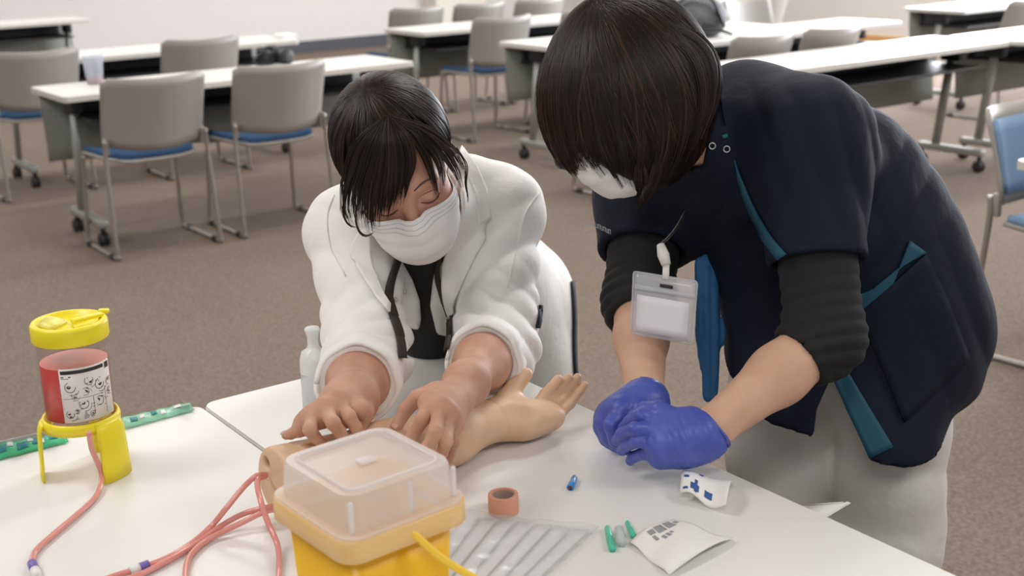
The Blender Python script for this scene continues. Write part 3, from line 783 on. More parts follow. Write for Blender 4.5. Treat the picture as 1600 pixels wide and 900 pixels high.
# --- strip of paper sticking out under the table edge
zst = TZ - .04
st_ = [VZ(1262, 790, zst), VZ(1296, 806, zst), VZ(1330, 786, zst + .012), VZ(1318, 786, zst + .012)]
t = empty('paper_strip_end', np.r_[np.mean(st_, 0)[:2], zst], 0, 'tip of a white paper strip sticking out from the table edge before the trousers', 'paper strip')
MB().shell([[st_[0] * (1 - a) + st_[3] * a, (st_[0] + st_[1]) / 2 * (1 - a) + (st_[3] + st_[2]) / 2 * a + [0, 0, .002], st_[1] * (1 - a) + st_[2] * a] for a in np.linspace(-.6, 1, 9)], .0006).build('strip', M_PAPER2, t, world=True)
MB().tube([st_[0] + [0, 0, .001], st_[3] + [0, 0, .001]], .0008, 5).build('folded_edge', M_PAPER2, t, world=True)

# --- green film packs at the left and crumpled clear wrap
M_GFILM = mat('green_pack_film', (0.10, 0.66, 0.34), .2, alpha=.62, spec=.6, bump=(80, .4, .003))
M_GFILM2 = mat('pale_green_pack_film', (0.40, 0.78, 0.58), .2, alpha=.55, spec=.6, bump=(80, .4, .003))
M_TEAL = mat('teal_print', (0.02, 0.22, 0.25), .4)
def pack(lab, cor, m, marks):
    C = [VZ(*c, TZ + .001) for c in cor]
    t = empty('film_pack', np.r_[np.mean(C, 0)[:2], TZ], 0, lab, 'packet', 'green film packs')
    f = lambda a, b, o=0: (1 - a) * ((1 - b) * C[0] + b * C[3]) + a * ((1 - b) * C[1] + b * C[2]) + np.array([0, 0, .002 + .0035 * math.sin(math.pi * b) + .0008 * math.sin(25 * a) + o])
    MB().shell([[f(a, b) for b in np.linspace(0, 1, 7)] for a in np.linspace(0, 1, 26)], .0006).build('film', m, t, world=True)
    for mm, nm, lst in marks:
        b = MB()
        for a0, a1, b0, b1 in lst: b.shell([[f(a, bb, .0008) for bb in np.linspace(b0, b1, 3)] for a in np.linspace(a0, a1, 4)], .0004)
        b.build(nm, mm, t, world=True)
    return t
pack('bright green film pack at the left picture edge', [(-30, 727), (107, 692), (100, 679), (-30, 700)], M_GFILM,
     [(M_TEAL, 'dark_print', [(.2, .3, .25, .7), (.42, .55, .2, .65), (.6, .68, .3, .7), (.8, .9, .35, .7)]), (M_WCON, 'pale_print', [(.31, .38, .5, .85), (.55, .62, .55, .85), (.7, .74, .3, .6)])])
pack('pale green film pack behind the red jar near the table seam', [(193, 672), (302, 643), (296, 630), (188, 655)], M_GFILM2,
     [(M_TEAL, 'dark_print', [(.12, .22, .25, .6), (.42, .50, .35, .8)]), (M_WCON, 'pale_print', [(.25, .32, .3, .6), (.55, .62, .2, .55), (.75, .85, .4, .75)])])
cw = VZ(30, 690, TZ); M_WRAP = mat('crumpled_clear_wrap', (0.8, 0.82, 0.86), .1, alpha=.22, spec=.8)
t = empty('clear_wrap', cw, 0, 'crumpled clear plastic wrap beside the bright green pack', 'wrapper')
def wrapg(a, b): 
    return VZ(-25 + 92 * a, 701 - 20 * a - 6 * b, TZ + .003 + .024 * b + .005 * math.sin(11 * a + 4 * b)) 
MB().shell([[wrapg(a, b) for b in np.linspace(0, 1, 9)] for a in np.linspace(0, 1, 22)], .0004).build('film', M_WRAP, t, world=True)
MB().tube([wrapg(a, 1) for a in np.linspace(0, 1, 20)], .0008, 5).build('folded_rim', M_WRAP, t, world=True)
cw = VZ(290, 632, TZ)
t = empty('clear_film_end', cw, 0, 'clear film corner standing up at the table seam', 'film')
MB().shell([[VZ(262 + 30 * a, 640 - 7 * a, TZ + .003 + .012 * b * (a)) for b in np.linspace(0, 1, 4)] + [VZ(262 + 40 * a, 640 - 8 * a, TZ + .002)] for a in np.linspace(0, 1.1, 8)], .0004).build('film', M_WRAP, t, world=True)
MB().tube([VZ(284, 625, TZ + .004), VZ(303, 640, TZ + .003)], .0007, 5).build('film_rim', M_WRAP, t, world=True)

# --- spray bottle behind the sleeve
M_BOT = mat('white_bottle_plastic', (0.82, 0.84, 0.84), .3, alpha=.92)
M_BOTC = mat('clear_bottle_lower', (0.74, 0.78, 0.80), .12, alpha=.55)
bb = VZ(497, 640, TZ); bb[2] = TZ
t = empty('spray_bottle', bb, 0, 'white topped clear bottle standing beside the rolled sleeve', 'bottle')
MB().lathe([(0, .001), (.020, .001), (.0225, .004), (.0225, .062), (.021, .064), (0, .064)], n=32).build('clear_body', M_BOTC, t)
MB().lathe([(0.0225, .062), (.0222, .082), (.019, .094), (.011, .099), (.0085, .104), (.0085, .118), (.0105, .124), (.012, .129), (.010, .132), (0, .132)], n=32).build('white_top', M_BOT, t)
# ------------------------------------------------------------------ people: shared builders
M_SKIN = mat('skin', (0.62, 0.36, 0.25), 0.55, spec=.4, sss=0.15, noise=(22, 4), col2=(0.70, 0.43, 0.31), bump=(260, 0.10, 0.0012))
M_SKIN_H = mat('hand_skin', (0.50, 0.255, 0.175), 0.58, spec=.35, sss=0.15, noise=(26, 4), col2=(0.60, 0.345, 0.25), bump=(240, 0.16, 0.0012))
M_NAIL = mat('finger_nail', (0.70, 0.42, 0.35), 0.25)
M_HAIR = mat('dark_brown_hair', (0.0095, 0.005, 0.0038), 0.42, spec=0.24)
M_HAIR2 = mat('brown_hair_strand', (0.019, 0.0088, 0.0055), 0.42, spec=0.26)
M_HAIR3 = mat('reddish_hair_strand', (0.046, 0.019, 0.011), 0.42, spec=0.26)
M_MASK = mat('mask_fleece', (0.86, 0.85, 0.85), 0.8, bump=(500, 0.08, 0.001))
M_LOOP = mat('mask_elastic', (0.85, 0.85, 0.86), 0.7)
M_BROW = mat('brow_and_lash', (0.13, 0.07, 0.05), 0.7)
M_LIDLINE = mat('eyelid_line', (0.10, 0.05, 0.038), 0.7)

def frame(up, face):
    """columns: person's left... x, back y, up z"""
    z = unit(up); y = -unit(face); y = unit(y - (y @ z) * z); x = np.cross(y, z)
    return np.stack([x, y, z], 1)
def head_fn(c, R, neck=None, neck_r=(.050, .055)):
    c = np.asarray(c); Rf = np.asarray(R, np.float32)
    def fn(P):
        q = (P - c.astype(np.float32)) @ Rf
        ax = np.abs(q[:, 0:1]); s = np.concatenate([ax, q[:, 1:]], 1)     # mirrored
        d = ell(q, (0, .012, .035), (.073, .093, .082))
        d = smin(d, ell(q, (0, -.030, -.035), (.060, .062, .085)), .03)
        d = smin(d, ell(q, (0, -.056, -.092), (.033, .030, .026)), .03)
        d = smin(d, ell(q, (0, -.076, .014), (.050, .014, .014)), .02)
        d = smin(d, ell(s, (.037, -.062, -.032), (.024, .024, .022)), .025)
        d = smax(d, -ell(s, (.032, -.099, -.006), (.020, .012, .011)), .012)
        d = smin(d, ell(s, (.031, -.0775, -.0065), (.0145, .0125, .0115)), .004)
        d = smin(d, rcone(q, (0, -.086, .004), (0, -.106, -.034), .0065, .0095), .012)
        d = smin(d, ell(s, (.010, -.096, -.037), (.008, .009, .007)), .008)
        d = smin(d, ell(q, (0, -.088, -.064), (.024, .011, .011)), .012)
        e = ell(s, (.074, .014, -.008), (.0075, .018, .031))
        e = smax(e, -ell(s, (.083, .010, -.006), (.006, .011, .020)), .004)
        d = smin(d, e, .008)
        if neck is not None:
            d = smin(d, rcone(P, c + R @ np.array([0, .028, -.045]), neck, *neck_r), .03)
        return d
    return fn
def inward(fn, O, D, n=40):
    t = np.zeros(len(O))
    for _ in range(n):
        t = t + 0.9 * fn((O + t[:, None] * D).astype(np.float32))
    return O + t[:, None] * D
def make_mask(fn_head, c, R, parent, phi=1.12):
    fm = lambda P: smin(fn_head(P), ell(P, c + R @ np.array([0, -.058, -.066]), (.052, .054, .046), R), .03)
    nu, nv = 33, 23; O = []; D = []; OFF = []
    for i, a in enumerate(np.linspace(-1, 1, nu)):
        for j, b in enumerate(np.linspace(0, 1, nv)):
            zt = -.020 - .012 * a * a - .010 * math.exp(-(a / .5) ** 2) * 0; zb = -.122 + .050 * abs(a) ** 1.6
            z = zt + (zb - zt) * b; an = phi * a * (1 - .06 * b)
            dr = np.array([math.sin(an), -math.cos(an), -.12 * b])
            O.append(c + R @ (np.array([0, .02, z]) + .22 * dr)); D.append(-(R @ unit(dr)))
            pl = 0.0
            if .08 < b < .9: pl = .0032 * ((b * 3.6) % 1.0) * (1 - .7 * abs(a))
            OFF.append(.0028 + pl + .0015 * math.exp(-(a / .12) ** 2) * (b < .5))
    P = inward(fm, np.array(O), np.array(D)); N = sdf_grad(fm, P, .004)
    P = P + N * np.array(OFF)[:, None]
    G = P.reshape(nu, nv, 3)
    m = MB().shell(G, .0014, N.reshape(nu, nv, 3)).build('face_mask', M_MASK, parent, world=True)
    b = MB()
    for jj in (1, 2, 3): b.tube(G[:, jj] + .0012 * N.reshape(nu, nv, 3)[:, jj], .00045, 5)
    b.build('stitch_lines', mat('mask_stitch', (.62, .62, .64), .8), m, world=True)
    ears = []
    for sgn, i in ((-1, 0), (1, -1)):
        e_ = c + R @ np.array([sgn * .083, .016, .012]); e2 = c + R @ np.array([sgn * .079, .030, -.022])
        lp = crom([G[i, 0], (G[i, 0] + e_) / 2 + R @ np.array([sgn * .006, 0, .003]), e_, e2, (G[i, -1] + e2) / 2 + R @ np.array([sgn * .006, 0, -.004]), G[i, -1]], 6)
        MB().tube(lp, .0012, 6).build('ear_loop', M_LOOP, m, world=True)
    return m, G
def strands(paths, normals, widths, seed=0):
    """flat tapering ribbons; paths: list of (k,3), normals: list of (k,3)"""
    b = MB(); vs = []; fs = []; n = 0
    for P, N, w in zip(paths, normals, widths):
        P = np.asarray(P); k = len(P); T = np.gradient(P, axis=0); S = np.cross(T, N); S /= np.linalg.norm(S, axis=1)[:, None] + 1e-9
        t = np.linspace(0, 1, k); ww = w * np.clip(np.minimum(.35 + t * 4, (1.02 - t) * 3.2), .06, 1)[:, None]
        vs.append(P - S * ww / 2); vs.append(P + N * (w * .22)); vs.append(P + S * ww / 2)
        for i in range(k - 1):
            fs.append((n + i, n + i + 1, n + k + i + 1, n + k + i)); fs.append((n + k + i, n + k + i + 1, n + 2 * k + i + 1, n + 2 * k + i))
        n += 3 * k
    return np.vstack(vs), fs
def lock_px(fn, path, wpx, count, spread_end=.5, off=(.002, .007), n=14, d0=1.0, d1=3.0, hw=.0016, curl=0.0):
    """a lock of hair: ribbons along a pixel path laid over the surface fn"""
    base = resample(crom(path, 6), n); T = np.gradient(base, axis=0); T /= np.linalg.norm(T, axis=1)[:, None]; Nn = np.stack([-T[:, 1], T[:, 0]], 1)
    t = np.linspace(0, 1, n); prof = np.interp(t, [0, .25, .7, 1], [.35, 1, .85, spread_end])
    pix = []; offs = []
    for k in range(count):
        s = RNG.uniform(-.5, .5); ln = RNG.uniform(.86, 1.0); j = RNG.normal(0, .04)
        b2 = resample(base[:max(3, int(round(n * ln)))], n)
        pix.append(b2 + Nn * (wpx * prof * (s + j * t))[:, None]); offs.append(RNG.uniform(*off) * (1 - .6 * (2 * s) ** 2) + off[0])
    pix = np.array(pix); P = cast(fn, pix.reshape(-1, 2), d0, d1); N = sdf_grad(fn, P, .006)
    P = P.reshape(count, n, 3); N = N.reshape(count, n, 3)
    # smooth depth along each ribbon
    for _ in range(2): P[:, 1:-1] = .25 * P[:, :-2] + .5 * P[:, 1:-1] + .25 * P[:, 2:]
    N = N + .6 * (CAMP - P) / np.linalg.norm(CAMP - P, axis=2)[..., None]; N /= np.linalg.norm(N, axis=2)[..., None]
    P = P + N * (np.array(offs)[:, None] * np.interp(t, [0, .3, 1], [.4, 1, 1])[None])[..., None]
    return [p for p in P], [q for q in N], [RNG.uniform(.6, 1.3) * hw for _ in range(count)]
def hair_obj(name, sets, parent, mats=(M_HAIR, M_HAIR2, M_HAIR3), wts=(.55, .33, .12)):
    vs = []; fs = []; fm = []; n = 0
    P = []; N = []; W = []
    for a, b, c in sets: P += a; N += b; W += c
    V_, F = strands(P, N, W)
    k = [len(p) for p in P]; fm = []
    for kk in k: fm += [int(RNG.choice(len(mats), p=wts))] * (2 * (kk - 1))
    return mk(name, V_, F, None, parent, True, True, mats=list(mats), fm=fm)
def slerp_strands(c, rad, R, w, ends, off=(.0, .006), n=16, hw=.0022, droop=None):
    """ribbons over an ellipsoid (c, rad, R) from around direction w (local, unit) to each end direction"""
    P = []; N = []; W = []
    for e in ends:
        e = unit(e); w0 = unit(w + RNG.normal(0, .05, 3)); om = math.acos(np.clip(w0 @ e, -1, 1)) + 1e-6
        t = np.linspace(0.02, 1, n)[:, None]; q = (np.sin((1 - t) * om) * w0 + np.sin(t * om) * e) / math.sin(om)
        wv = RNG.normal(0, .02, 3); q = q + np.sin(t * 3.0) * wv
        q /= np.linalg.norm(q, axis=1)[:, None]
        r = 1 / np.linalg.norm(q / rad, axis=1); o = RNG.uniform(*off)
        nr = q / (rad ** 2); nr /= np.linalg.norm(nr, axis=1)[:, None]
        p = q * r[:, None] + nr * o
        if droop is not None: p = p + droop(t, e)
        P.append(c + p @ R.T); N.append(nr @ R.T); W.append(RNG.uniform(.6, 1.3) * hw)
    return P, N, W
def hand_fn(wr, palm, fingers, wr_r=.026, palm_r=.013, k=.016, forearm=None, fk=.007):
    """wr: wrist point; palm: list of knuckle points; fingers: list of (points, radii)"""
    def fn(P):
        d = None
        for m in palm:
            e = rcone(P, wr, m, wr_r * .72, palm_r); d = e if d is None else smin(d, e, k)
        for a, b in zip(palm[:-1], palm[1:]): d = smin(d, rcone(P, a, b, palm_r * .9, palm_r * .9), .01)
        f = None
        for pts, r in fingers:
            e = chain(P, pts, r, .003); f = e if f is None else np.minimum(f, e)
        d = smin(d, f, fk)
        if forearm: d = smin(d, chain(P, *forearm, .04), .035)
        return d
    return fn
def nails(tips, parent, m=M_NAIL):
    """tips: (tip, previous joint, outward normal, radius)"""
    for tip, prev, nrm, r in tips:
        T = unit(tip - prev); n_ = unit(nrm - (nrm @ T) * T); S = np.cross(T, n_)
        G = [[tip + T * (r * (.75 - 1.5 * b)) + S * (a * r * .72) + n_ * (r * (1.0 - .28 * a * a) - .10 * r * b) for b in np.linspace(0, 1, 5)] for a in np.linspace(-1, 1, 7)]
        MB().shell(G, .0006).build('finger_nail', m, parent, world=True)
def in_poly(px, py, poly):
    c = np.zeros(len(px), bool); n = len(poly)
    for i in range(n):
        x0, y0 = poly[i]; x1, y1 = poly[(i + 1) % n]
        m = ((y0 > py) != (y1 > py)); xi = (x1 - x0) * (py - y0) / ((y1 - y0) if y1 != y0 else 1e-9) + x0
        c ^= m & (px < xi)
    return c
def poly_dist(px, py, poly):
    """signed pixel distance to a polygon (negative inside)"""
    d = np.full(len(px), 1e9)
    for i in range(len(poly)):
        a = np.array(poly[i], float); b = np.array(poly[(i + 1) % len(poly)], float); ab = b - a
        t = np.clip(((px - a[0]) * ab[0] + (py - a[1]) * ab[1]) / (ab @ ab), 0, 1)
        d = np.minimum(d, np.hypot(px - a[0] - t * ab[0], py - a[1] - t * ab[1]))
    return np.where(in_poly(px, py, poly), -d, d)
def cut_px(P, d, poly, dmax=9.0, k=.004):
    """carve the polygon (as seen in the photo) out of the front of a garment"""
    px, py, dep = to_px(P); s = poly_dist(px, py, poly) * dep / FPX
    s = np.maximum(s, dep - dmax)
    return smax(d, -s, k)
# ------------------------------------------------------------------ person in the white jacket
W_BASE = np.r_[V(780, 470, 2.44)[:2], 0.0]
p1 = empty('person', W_BASE, 0, 'person in a white jacket and face mask leaning over the practice arm', 'person')
n_ = -FWD
ur = unit(-.30 * RGT + .954 * UPV)                # image-up of the tilted head
th = math.radians(42)
HUP = math.cos(th) * ur + math.sin(th) * n_; HFACE = -math.sin(th) * ur + math.cos(th) * n_
HR1 = frame(HUP, HFACE); HC1 = V(623, 258, 1.83)
NECK1 = V(672, 345, 1.93)
hf1 = head_fn(HC1, HR1, NECK1)
S_R, S_L = V(552, 364, 1.97), V(778, 330, 2.03)
EL_R, EL_L = V(575, 553, 1.84), V(774, 540, 1.925)
WR_R, WR_L = VZ(549, 625, .822), VZ(728, 600, .815)
CHEST, BELLY, HIP = V(672, 385, 2.06), V(732, 450, 2.26), V(776, 478, 2.42)
# hands -------------------------------------------------------------
Zr = lambda x, y, z: VZ(x, y, z)
palmR = [Zr(527, 630, .836), Zr(507, 640, .836), Zr(489, 652, .828), Zr(476, 663, .816)]
fingR = [([palmR[0], Zr(546, 652, .828), Zr(556, 668, .814), Zr(563, 679, .800)], (.0100, .0090, .0082, .0072)),
         ([palmR[1], Zr(521, 662, .832), Zr(531, 675, .815), Zr(539, 684, .801)], (.0102, .0092, .0084, .0074)),
         ([palmR[2], Zr(484, 672, .826), Zr(492, 683, .812), Zr(501, 691, .799)], (.0098, .0088, .0080, .0070)),
         ([palmR[3], Zr(466, 674, .812), Zr(455, 678, .805), Zr(447, 680, .800)], (.0088, .0078, .0070, .0062)),
         ([Zr(548, 634, .826), Zr(562, 640, .828), Zr(570, 648, .815), Zr(563, 664, .801)], (.0135, .0115, .0098, .0080))]
fingR = [(p_, tuple(.93 * x for x in r_)) for p_, r_ in fingR]
handR = hand_fn(WR_R, palmR, fingR, .028, .0125, forearm=([WR_R, WR_R * .5 + EL_R * .5, EL_R], (.0270, .041, .045)))
palmL = [Zr(671, 630, .836), Zr(688, 640, .832), Zr(700, 652, .822), Zr(706, 664, .808)]
fingL = [([palmL[0], Zr(660, 656, .828), Zr(646, 679, .806), Zr(638, 696, .790)], (.0102, .0092, .0084, .0074)),
         ([palmL[1], Zr(680, 676, .826), Zr(668, 700, .806), Zr(660, 716, .788)], (.0104, .0094, .0086, .0076)),
         ([palmL[2], Zr(697, 690, .812), Zr(690, 708, .790), Zr(686, 722, .770)], (.0098, .0088, .0080, .0070)),
         ([palmL[3], Zr(708, 692, .795), Zr(704, 708, .775), Zr(700, 720, .760)], (.0088, .0078, .0070, .0062)),
         ([Zr(682, 612, .826), Zr(652, 622, .828), Zr(634, 640, .814), Zr(621, 664, .796)], (.0150, .0115, .0100, .0082))]
fingL = [(p_, tuple(.93 * x for x in r_)) for p_, r_ in fingL]
handL = hand_fn(WR_L, palmL, fingL, .025, .0130, forearm=([WR_L, WR_L * .5 + EL_L * .5, EL_L], (.0235, .033, .041)))
def knuckle(fn, pts):
    def g(P):
        d = fn(P)
        for c in pts: d = d - .0016 * gmask(P, c, .008)
        return d
    return g
hRk = knuckle(handR, [p + np.array([0, 0, .010]) for p in palmR] + [f[0][1] + np.array([0, 0, .008]) for f in fingR[:4]])
hLk = knuckle(handL, [p + np.array([0, 0, .010]) for p in palmL] + [f[0][1] + np.array([0, 0, .008]) for f in fingL[:4]])
torso1 = lambda P: smin(smin(rcone(P, S_R, S_L, .055, .055), chain(P, [CHEST, BELLY, HIP], (.10, .105, .12), .05), .06), rcone(P, CHEST, NECK1, .06, .05), .04)
KN_R = W_BASE + np.array([-.10, -.16, .43]); KN_L = W_BASE + np.array([.07, -.12, .43])
body_parts = [sdf_mesh(hf1, *bounds([HC1, NECK1], .145), .0032),
              sdf_mesh(hRk, *bounds([EL_R, WR_R, *palmR, *[f[0][-1] for f in fingR]], .05), .0022),
              sdf_mesh(hLk, *bounds([EL_L, WR_L, *palmL, *[f[0][-1] for f in fingL]], .05), .0022),
              sdf_mesh(lambda P: smin(torso1(P), np.minimum(chain(P, [S_R, EL_R], (.045, .038)), chain(P, [S_L, EL_L], (.045, .038))), .03), *bounds([S_R, S_L, HIP, EL_R, EL_L], .2), .012)]
body1 = mk('body', *lod_join(body_parts), M_SKIN_H, p1, world=True)
up3 = np.array([0, -.35, .9])
nails([(f[0][-1], f[0][-2], up3, f[1][-1] * 1.02) for f in fingR + fingL], body1)
# face details: brows, closed lids
def loc1(x, y, z): return HC1 + HR1 @ np.array([x, y, z])
def face_line(pts, w, mb_, fn, c, R, off=.0006):
    pts = crom(pts, 5); O = np.array([c + R @ np.array([x, -.16, z]) for x, z in pts]); D = np.tile(R @ np.array([0, 1., 0]), (len(O), 1))
    P = inward(fn, O, D); N = sdf_grad(fn, P, .003); mb_.tube(P + N * off, np.interp(np.linspace(0, 1, len(P)), [0, .4, 1], [w * .5, w, w * .35]), 6)
for s in (-1, 1):
    fd = MB(); face_line([(s * .014, .016), (s * .026, .021), (s * .040, .021), (s * .051, .014)], .0015, fd, hf1, HC1, HR1); fd.build('eyebrow', M_BROW, body1, world=True)
for s in (-1, 1):
    fd = MB()
    face_line([(s * .017, -.011), (s * .026, -.0145), (s * .036, -.0145), (s * .046, -.009)], .0013, fd, hf1, HC1, HR1)
    face_line([(s * .017, -.002), (s * .028, .002), (s * .040, .001), (s * .047, -.004)], .0007, fd, hf1, HC1, HR1, 0)
    fd.build('closed_eyelid', M_LIDLINE, body1, world=True)
mask1, MG1 = make_mask(hf1, HC1, HR1, p1)

# shirt and trousers --------------------------------------------------
M_BLACK = mat('black_knit', (0.010, 0.010, 0.011), 0.8, bump=(200, .2, .002))
M_NAVYP = mat('navy_trouser_cloth', (0.012, 0.016, 0.032), 0.8)
mk('black_top', *sdf_mesh(lambda P: smax(smin(torso1(P) - .012, chain(P, [V(668, 440, 2.12), V(676, 505, 2.16), V(680, 535, 2.19)], (.07, .062, .05), .03), .04), rcone(P, NECK1, HC1, .055, .05) * -1, .01), *bounds([S_R, S_L, HIP, NECK1], .2), .009), M_BLACK, p1, world=True)  # lower belly bulge added to darken the shaded gap between the arms
def legs1(P):
    h1, h2 = HIP + np.array([-.075, 0, -.05]), HIP + np.array([.045, .0, -.05])
    d = ell(P, HIP + np.array([0, 0.0, -.02]), (.125, .115, .11))
    a = chain(P, [h1, KN_R, KN_R * [1, 1, 0] + [0, .16, .06]], (.080, .062, .05), .03); b = chain(P, [h2, KN_L, KN_L * [1, 1, 0] + [0, .16, .06]], (.088, .062, .05), .03)
    return smin(d, np.minimum(a, b), .04)
mk('trousers', *sdf_mesh(legs1, [HIP[0] - .3, HIP[1] - .35, .02], HIP + [.3, .35, .18], .012), M_NAVYP, p1, world=True)
M_SHOE = mat('dark_shoe', (.02, .02, .022), .5)
for k in (KN_R, KN_L):
    f = lambda P: smax(ell(P, np.array([k[0], k[1] + .10, .035]), (.042, .125, .06)), .0 - P[:, 2] + .002, .005)
    mk('shoe', *sdf_mesh(f, [k[0] - .08, k[1] - .06, -.01], [k[0] + .08, k[1] + .26, .12], .008), M_SHOE, p1, world=True)

# jacket --------------------------------------------------------------
M_JACKET = mat('white_jacket_cloth', (0.90, 0.885, 0.86), 0.72, sheen=.2, bump=(28, .20, .012))
CUF_R, CUF_L = WR_R * .62 + EL_R * .38, WR_L * .40 + EL_L * .60
dR, dL = unit(WR_R - EL_R), unit(WR_L - EL_L)
def jacket_raw(P):
    d = rcone(P, S_R, S_L, .066, .066)
    t = chain(P, [CHEST, BELLY, HIP, V(790, 560, 2.40)], (.128, .132, .136, .136), .06)
    d = smin(d, t, .05)
    d = smin(d, rcone(P, V(668, 352, 2.0), NECK1 * .6 + HC1 * .4, .085, .062), .05)
    aR = chain(P, [S_R, EL_R], (.066, .060), .03); aL = chain(P, [S_L, EL_L], (.066, .062), .03)
    d = smin(d, smin(aR, aL, .002), .028)
    fR = chain(P, [EL_R, CUF_R], (.059, .054)); fL = chain(P, [EL_L, CUF_L], (.060, .053))
    d = smin(d, np.minimum(fR, fL), .03)
    d = smin(d, rcone(P, V(728, 300, 2.0), S_L, .060, .066), .03)
    d = smin(d, rcone(P, V(590, 335, 1.98), S_R, .060, .066), .03)
    # wrinkles: elbows, armpits, shoulders, belly
    aRd, aLd = unit(EL_R - S_R), unit(EL_L - S_L)
    d = d + folds(P, EL_R, .075, aRd + .5 * RGT, .036, .0066, .8)
    d = d + folds(P, EL_L, .085, aLd - .6 * RGT, .038, .0070, .8, 1.0)
    d = d + folds(P, S_R * .6 + EL_R * .4, .10, aRd - .7 * RGT, .060, .0056, .7)
    d = d + folds(P, S_L * .55 + EL_L * .45, .11, aLd + .9 * RGT, .055, .0062, .7)
    d = d + folds(P, S_L + unit(CHEST - S_L) * .06, .07, unit(RGT - UPV), .04, .0032, .6)
    d = d + folds(P, S_R + unit(CHEST - S_R) * .06, .07, unit(RGT + UPV), .042, .0032, .6)
    d = d + folds(P, HIP, .18, RGT + .25 * UPV, .075, .0040, .8)
    return d + .0016 * wob(P, 22)
OPEN_POLY = [(612, 380), (690, 380), (676, 440), (672, 478), (682, 520), (700, 560), (628, 560), (652, 528), (658, 500), (656, 470), (645, 438)]
HEMPL = V(860, 640, 2.40)
def jacket(P):
    d = jacket_raw(P)
    d = smax(d, -(d + .014), .003)                                           # a shell of cloth
    for c, dr, e in ((CUF_R, dR, EL_R), (CUF_L, dL, EL_L)):                  # open sleeves
        near = np.linalg.norm(P - c.astype(np.float32), axis=1) - .085
        d = smax(d, -np.maximum(-halfsp(P, c + dr * .006, dr), near), .005)
    d = smax(d, -(rcone(P, NECK1, HC1, .056, .056)), .006)
    d = smax(d, -(ell(P, HC1 + HR1 @ np.array([0, .0, -.03]), (.08, .1, .12), HR1)), .01)
    d = cut_px(P, d, OPEN_POLY, 2.4)
    return smax(d, (.52 - P[:, 2]), .01)
jk = mk('jacket', *sdf_mesh(jacket, *bounds([S_R, S_L, EL_R, EL_L, CUF_R, CUF_L, HIP, HIP + [0, 0, -.19], NECK1], .17), .0058), M_JACKET, p1, world=True)
# rolled cuffs
for c, dr, r0 in ((CUF_R, dR, .0555), (CUF_L, dL, .0540)):
    A = np.cross(dr, [0, 0, 1.]); A = unit(A); B = np.cross(dr, A); G = []
    for a in np.linspace(0, 2 * math.pi, 37):
        w = 1 + .035 * math.sin(3 * a + 1) + .02 * math.sin(7 * a)
        ra = (math.cos(a) * A + math.sin(a) * B)
        G.append([c + dr * (o + .004 * math.sin(2 * a)) + ra * (r0 * w * k) for o, k in ((-.036, 1.0), (-.030, 1.05), (-.010, 1.05), (.008, 1.0), (.0095, .95), (.0, .915), (-.02, .89))])
    MB().shell(G, .003).build('rolled_cuff', M_JACKET, jk, world=True)
# brown trims along the front edges
M_TRIM = mat('dark_brown_trim', (0.030, 0.020, 0.016), .75)
ribbon_px(jacket_raw, [(621, 402), (611, 432), (605, 462), (612, 492), (622, 525), (626, 560)], [8, 10, 11, 11, 10, 9], 30, .004, .004).build('front_trim', M_TRIM, jk, world=True)
ribbon_px(jacket_raw, [(686, 402), (683, 430), (692, 458), (701, 485), (703, 515), (699, 546)], [6, 8, 10, 11, 10, 9], 30, .004, .004).build('front_trim', M_TRIM, jk, world=True)
# lapels and collar
def lapel(nm, L, R): patch(jacket_raw, L, R, 10, 18, .007, .005).build(nm, M_JACKET, jk, world=True)
lapel('lapel', [(724, 262), (752, 330), (762, 372), (742, 405), (722, 450), (706, 500)], [(714, 290), (716, 330), (700, 372), (690, 405), (690, 440), (702, 500)])
lapel('lapel', [(575, 360), (578, 400), (584, 430), (592, 455), (600, 470), (606, 480)], [(560, 366), (548, 395), (556, 420), (572, 445), (588, 470), (604, 490)])
lapel('collar', [(722, 236), (742, 262), (758, 300), (764, 340)], [(716, 250), (726, 280), (737, 310), (742, 352)])
for x, y in ((617, 470), (630, 456), (692, 470)):
    p = cast(jacket_raw, [(x, y)])[0]; nn = sdf_grad(jacket_raw, p[None])[0]; MB().tube([p + nn * .001, p + nn * .0045], .0035, 12).build('button', mat('jacket_button', (.55, .5, .44), .4), jk, world=True)
for sm in ([(522, 305), (511, 340), (518, 390), (540, 432)], [(841, 300), (818, 340), (806, 395), (792, 450)]  ):
    ribbon_px(jacket_raw, sm, 2.2, 18, .0012, .0022).build('seam', M_JACKET, jk, world=True)
# dark side stripe of the jacket
ribbon_px(jacket_raw, [(893, 440), (896, 490), (896, 540), (898, 585)], 5, 16, .003, .003).build('side_stripe', M_NAVYP, jk, world=True)
ribbon_px(jacket_raw, [(843, 476), (842, 492), (838, 512)], 5, 10, .003, .003).build('side_slit', M_NAVYP, jk, world=True)

# hair ----------------------------------------------------------------
def cap1(P):
    q = (P - HC1.astype(np.float32)) @ HR1.astype(np.float32)
    d = ell(q, (0, .016, .038), (.083, .101, .090))
    d = smin(d, ell(q, (0, .105, .01), (.035, .03, .035)), .02)
    cutn = unit(np.array([0, -.72, -.69])); 
    d = smax(d, (q - np.array([0, -.062, .058], np.float32)) @ cutn.astype(np.float32), .010)
    return smax(d, -(ell(q, (0, .012, .035), (.070, .090, .079))), .004)
hair1 = mk('hair', *sdf_mesh(cap1, *bounds([HC1], .17), .004), M_HAIR, p1, world=True)
hs = []
cr = np.array([.083, .101, .090]); whorl = unit(np.array([-.05, -.10, 1.0]) / cr * np.array([1, 1, 1.]))
cc = HC1 + HR1 @ np.array([0, .016, .038])
ends = []
for k in range(1500):
    a = RNG.uniform(-2.25, 2.25)          # azimuth measured from the back
    pol = RNG.uniform(1.45, 1.95)
    ends.append([math.sin(a) * math.sin(pol), math.cos(a) * math.sin(pol), math.cos(pol)])
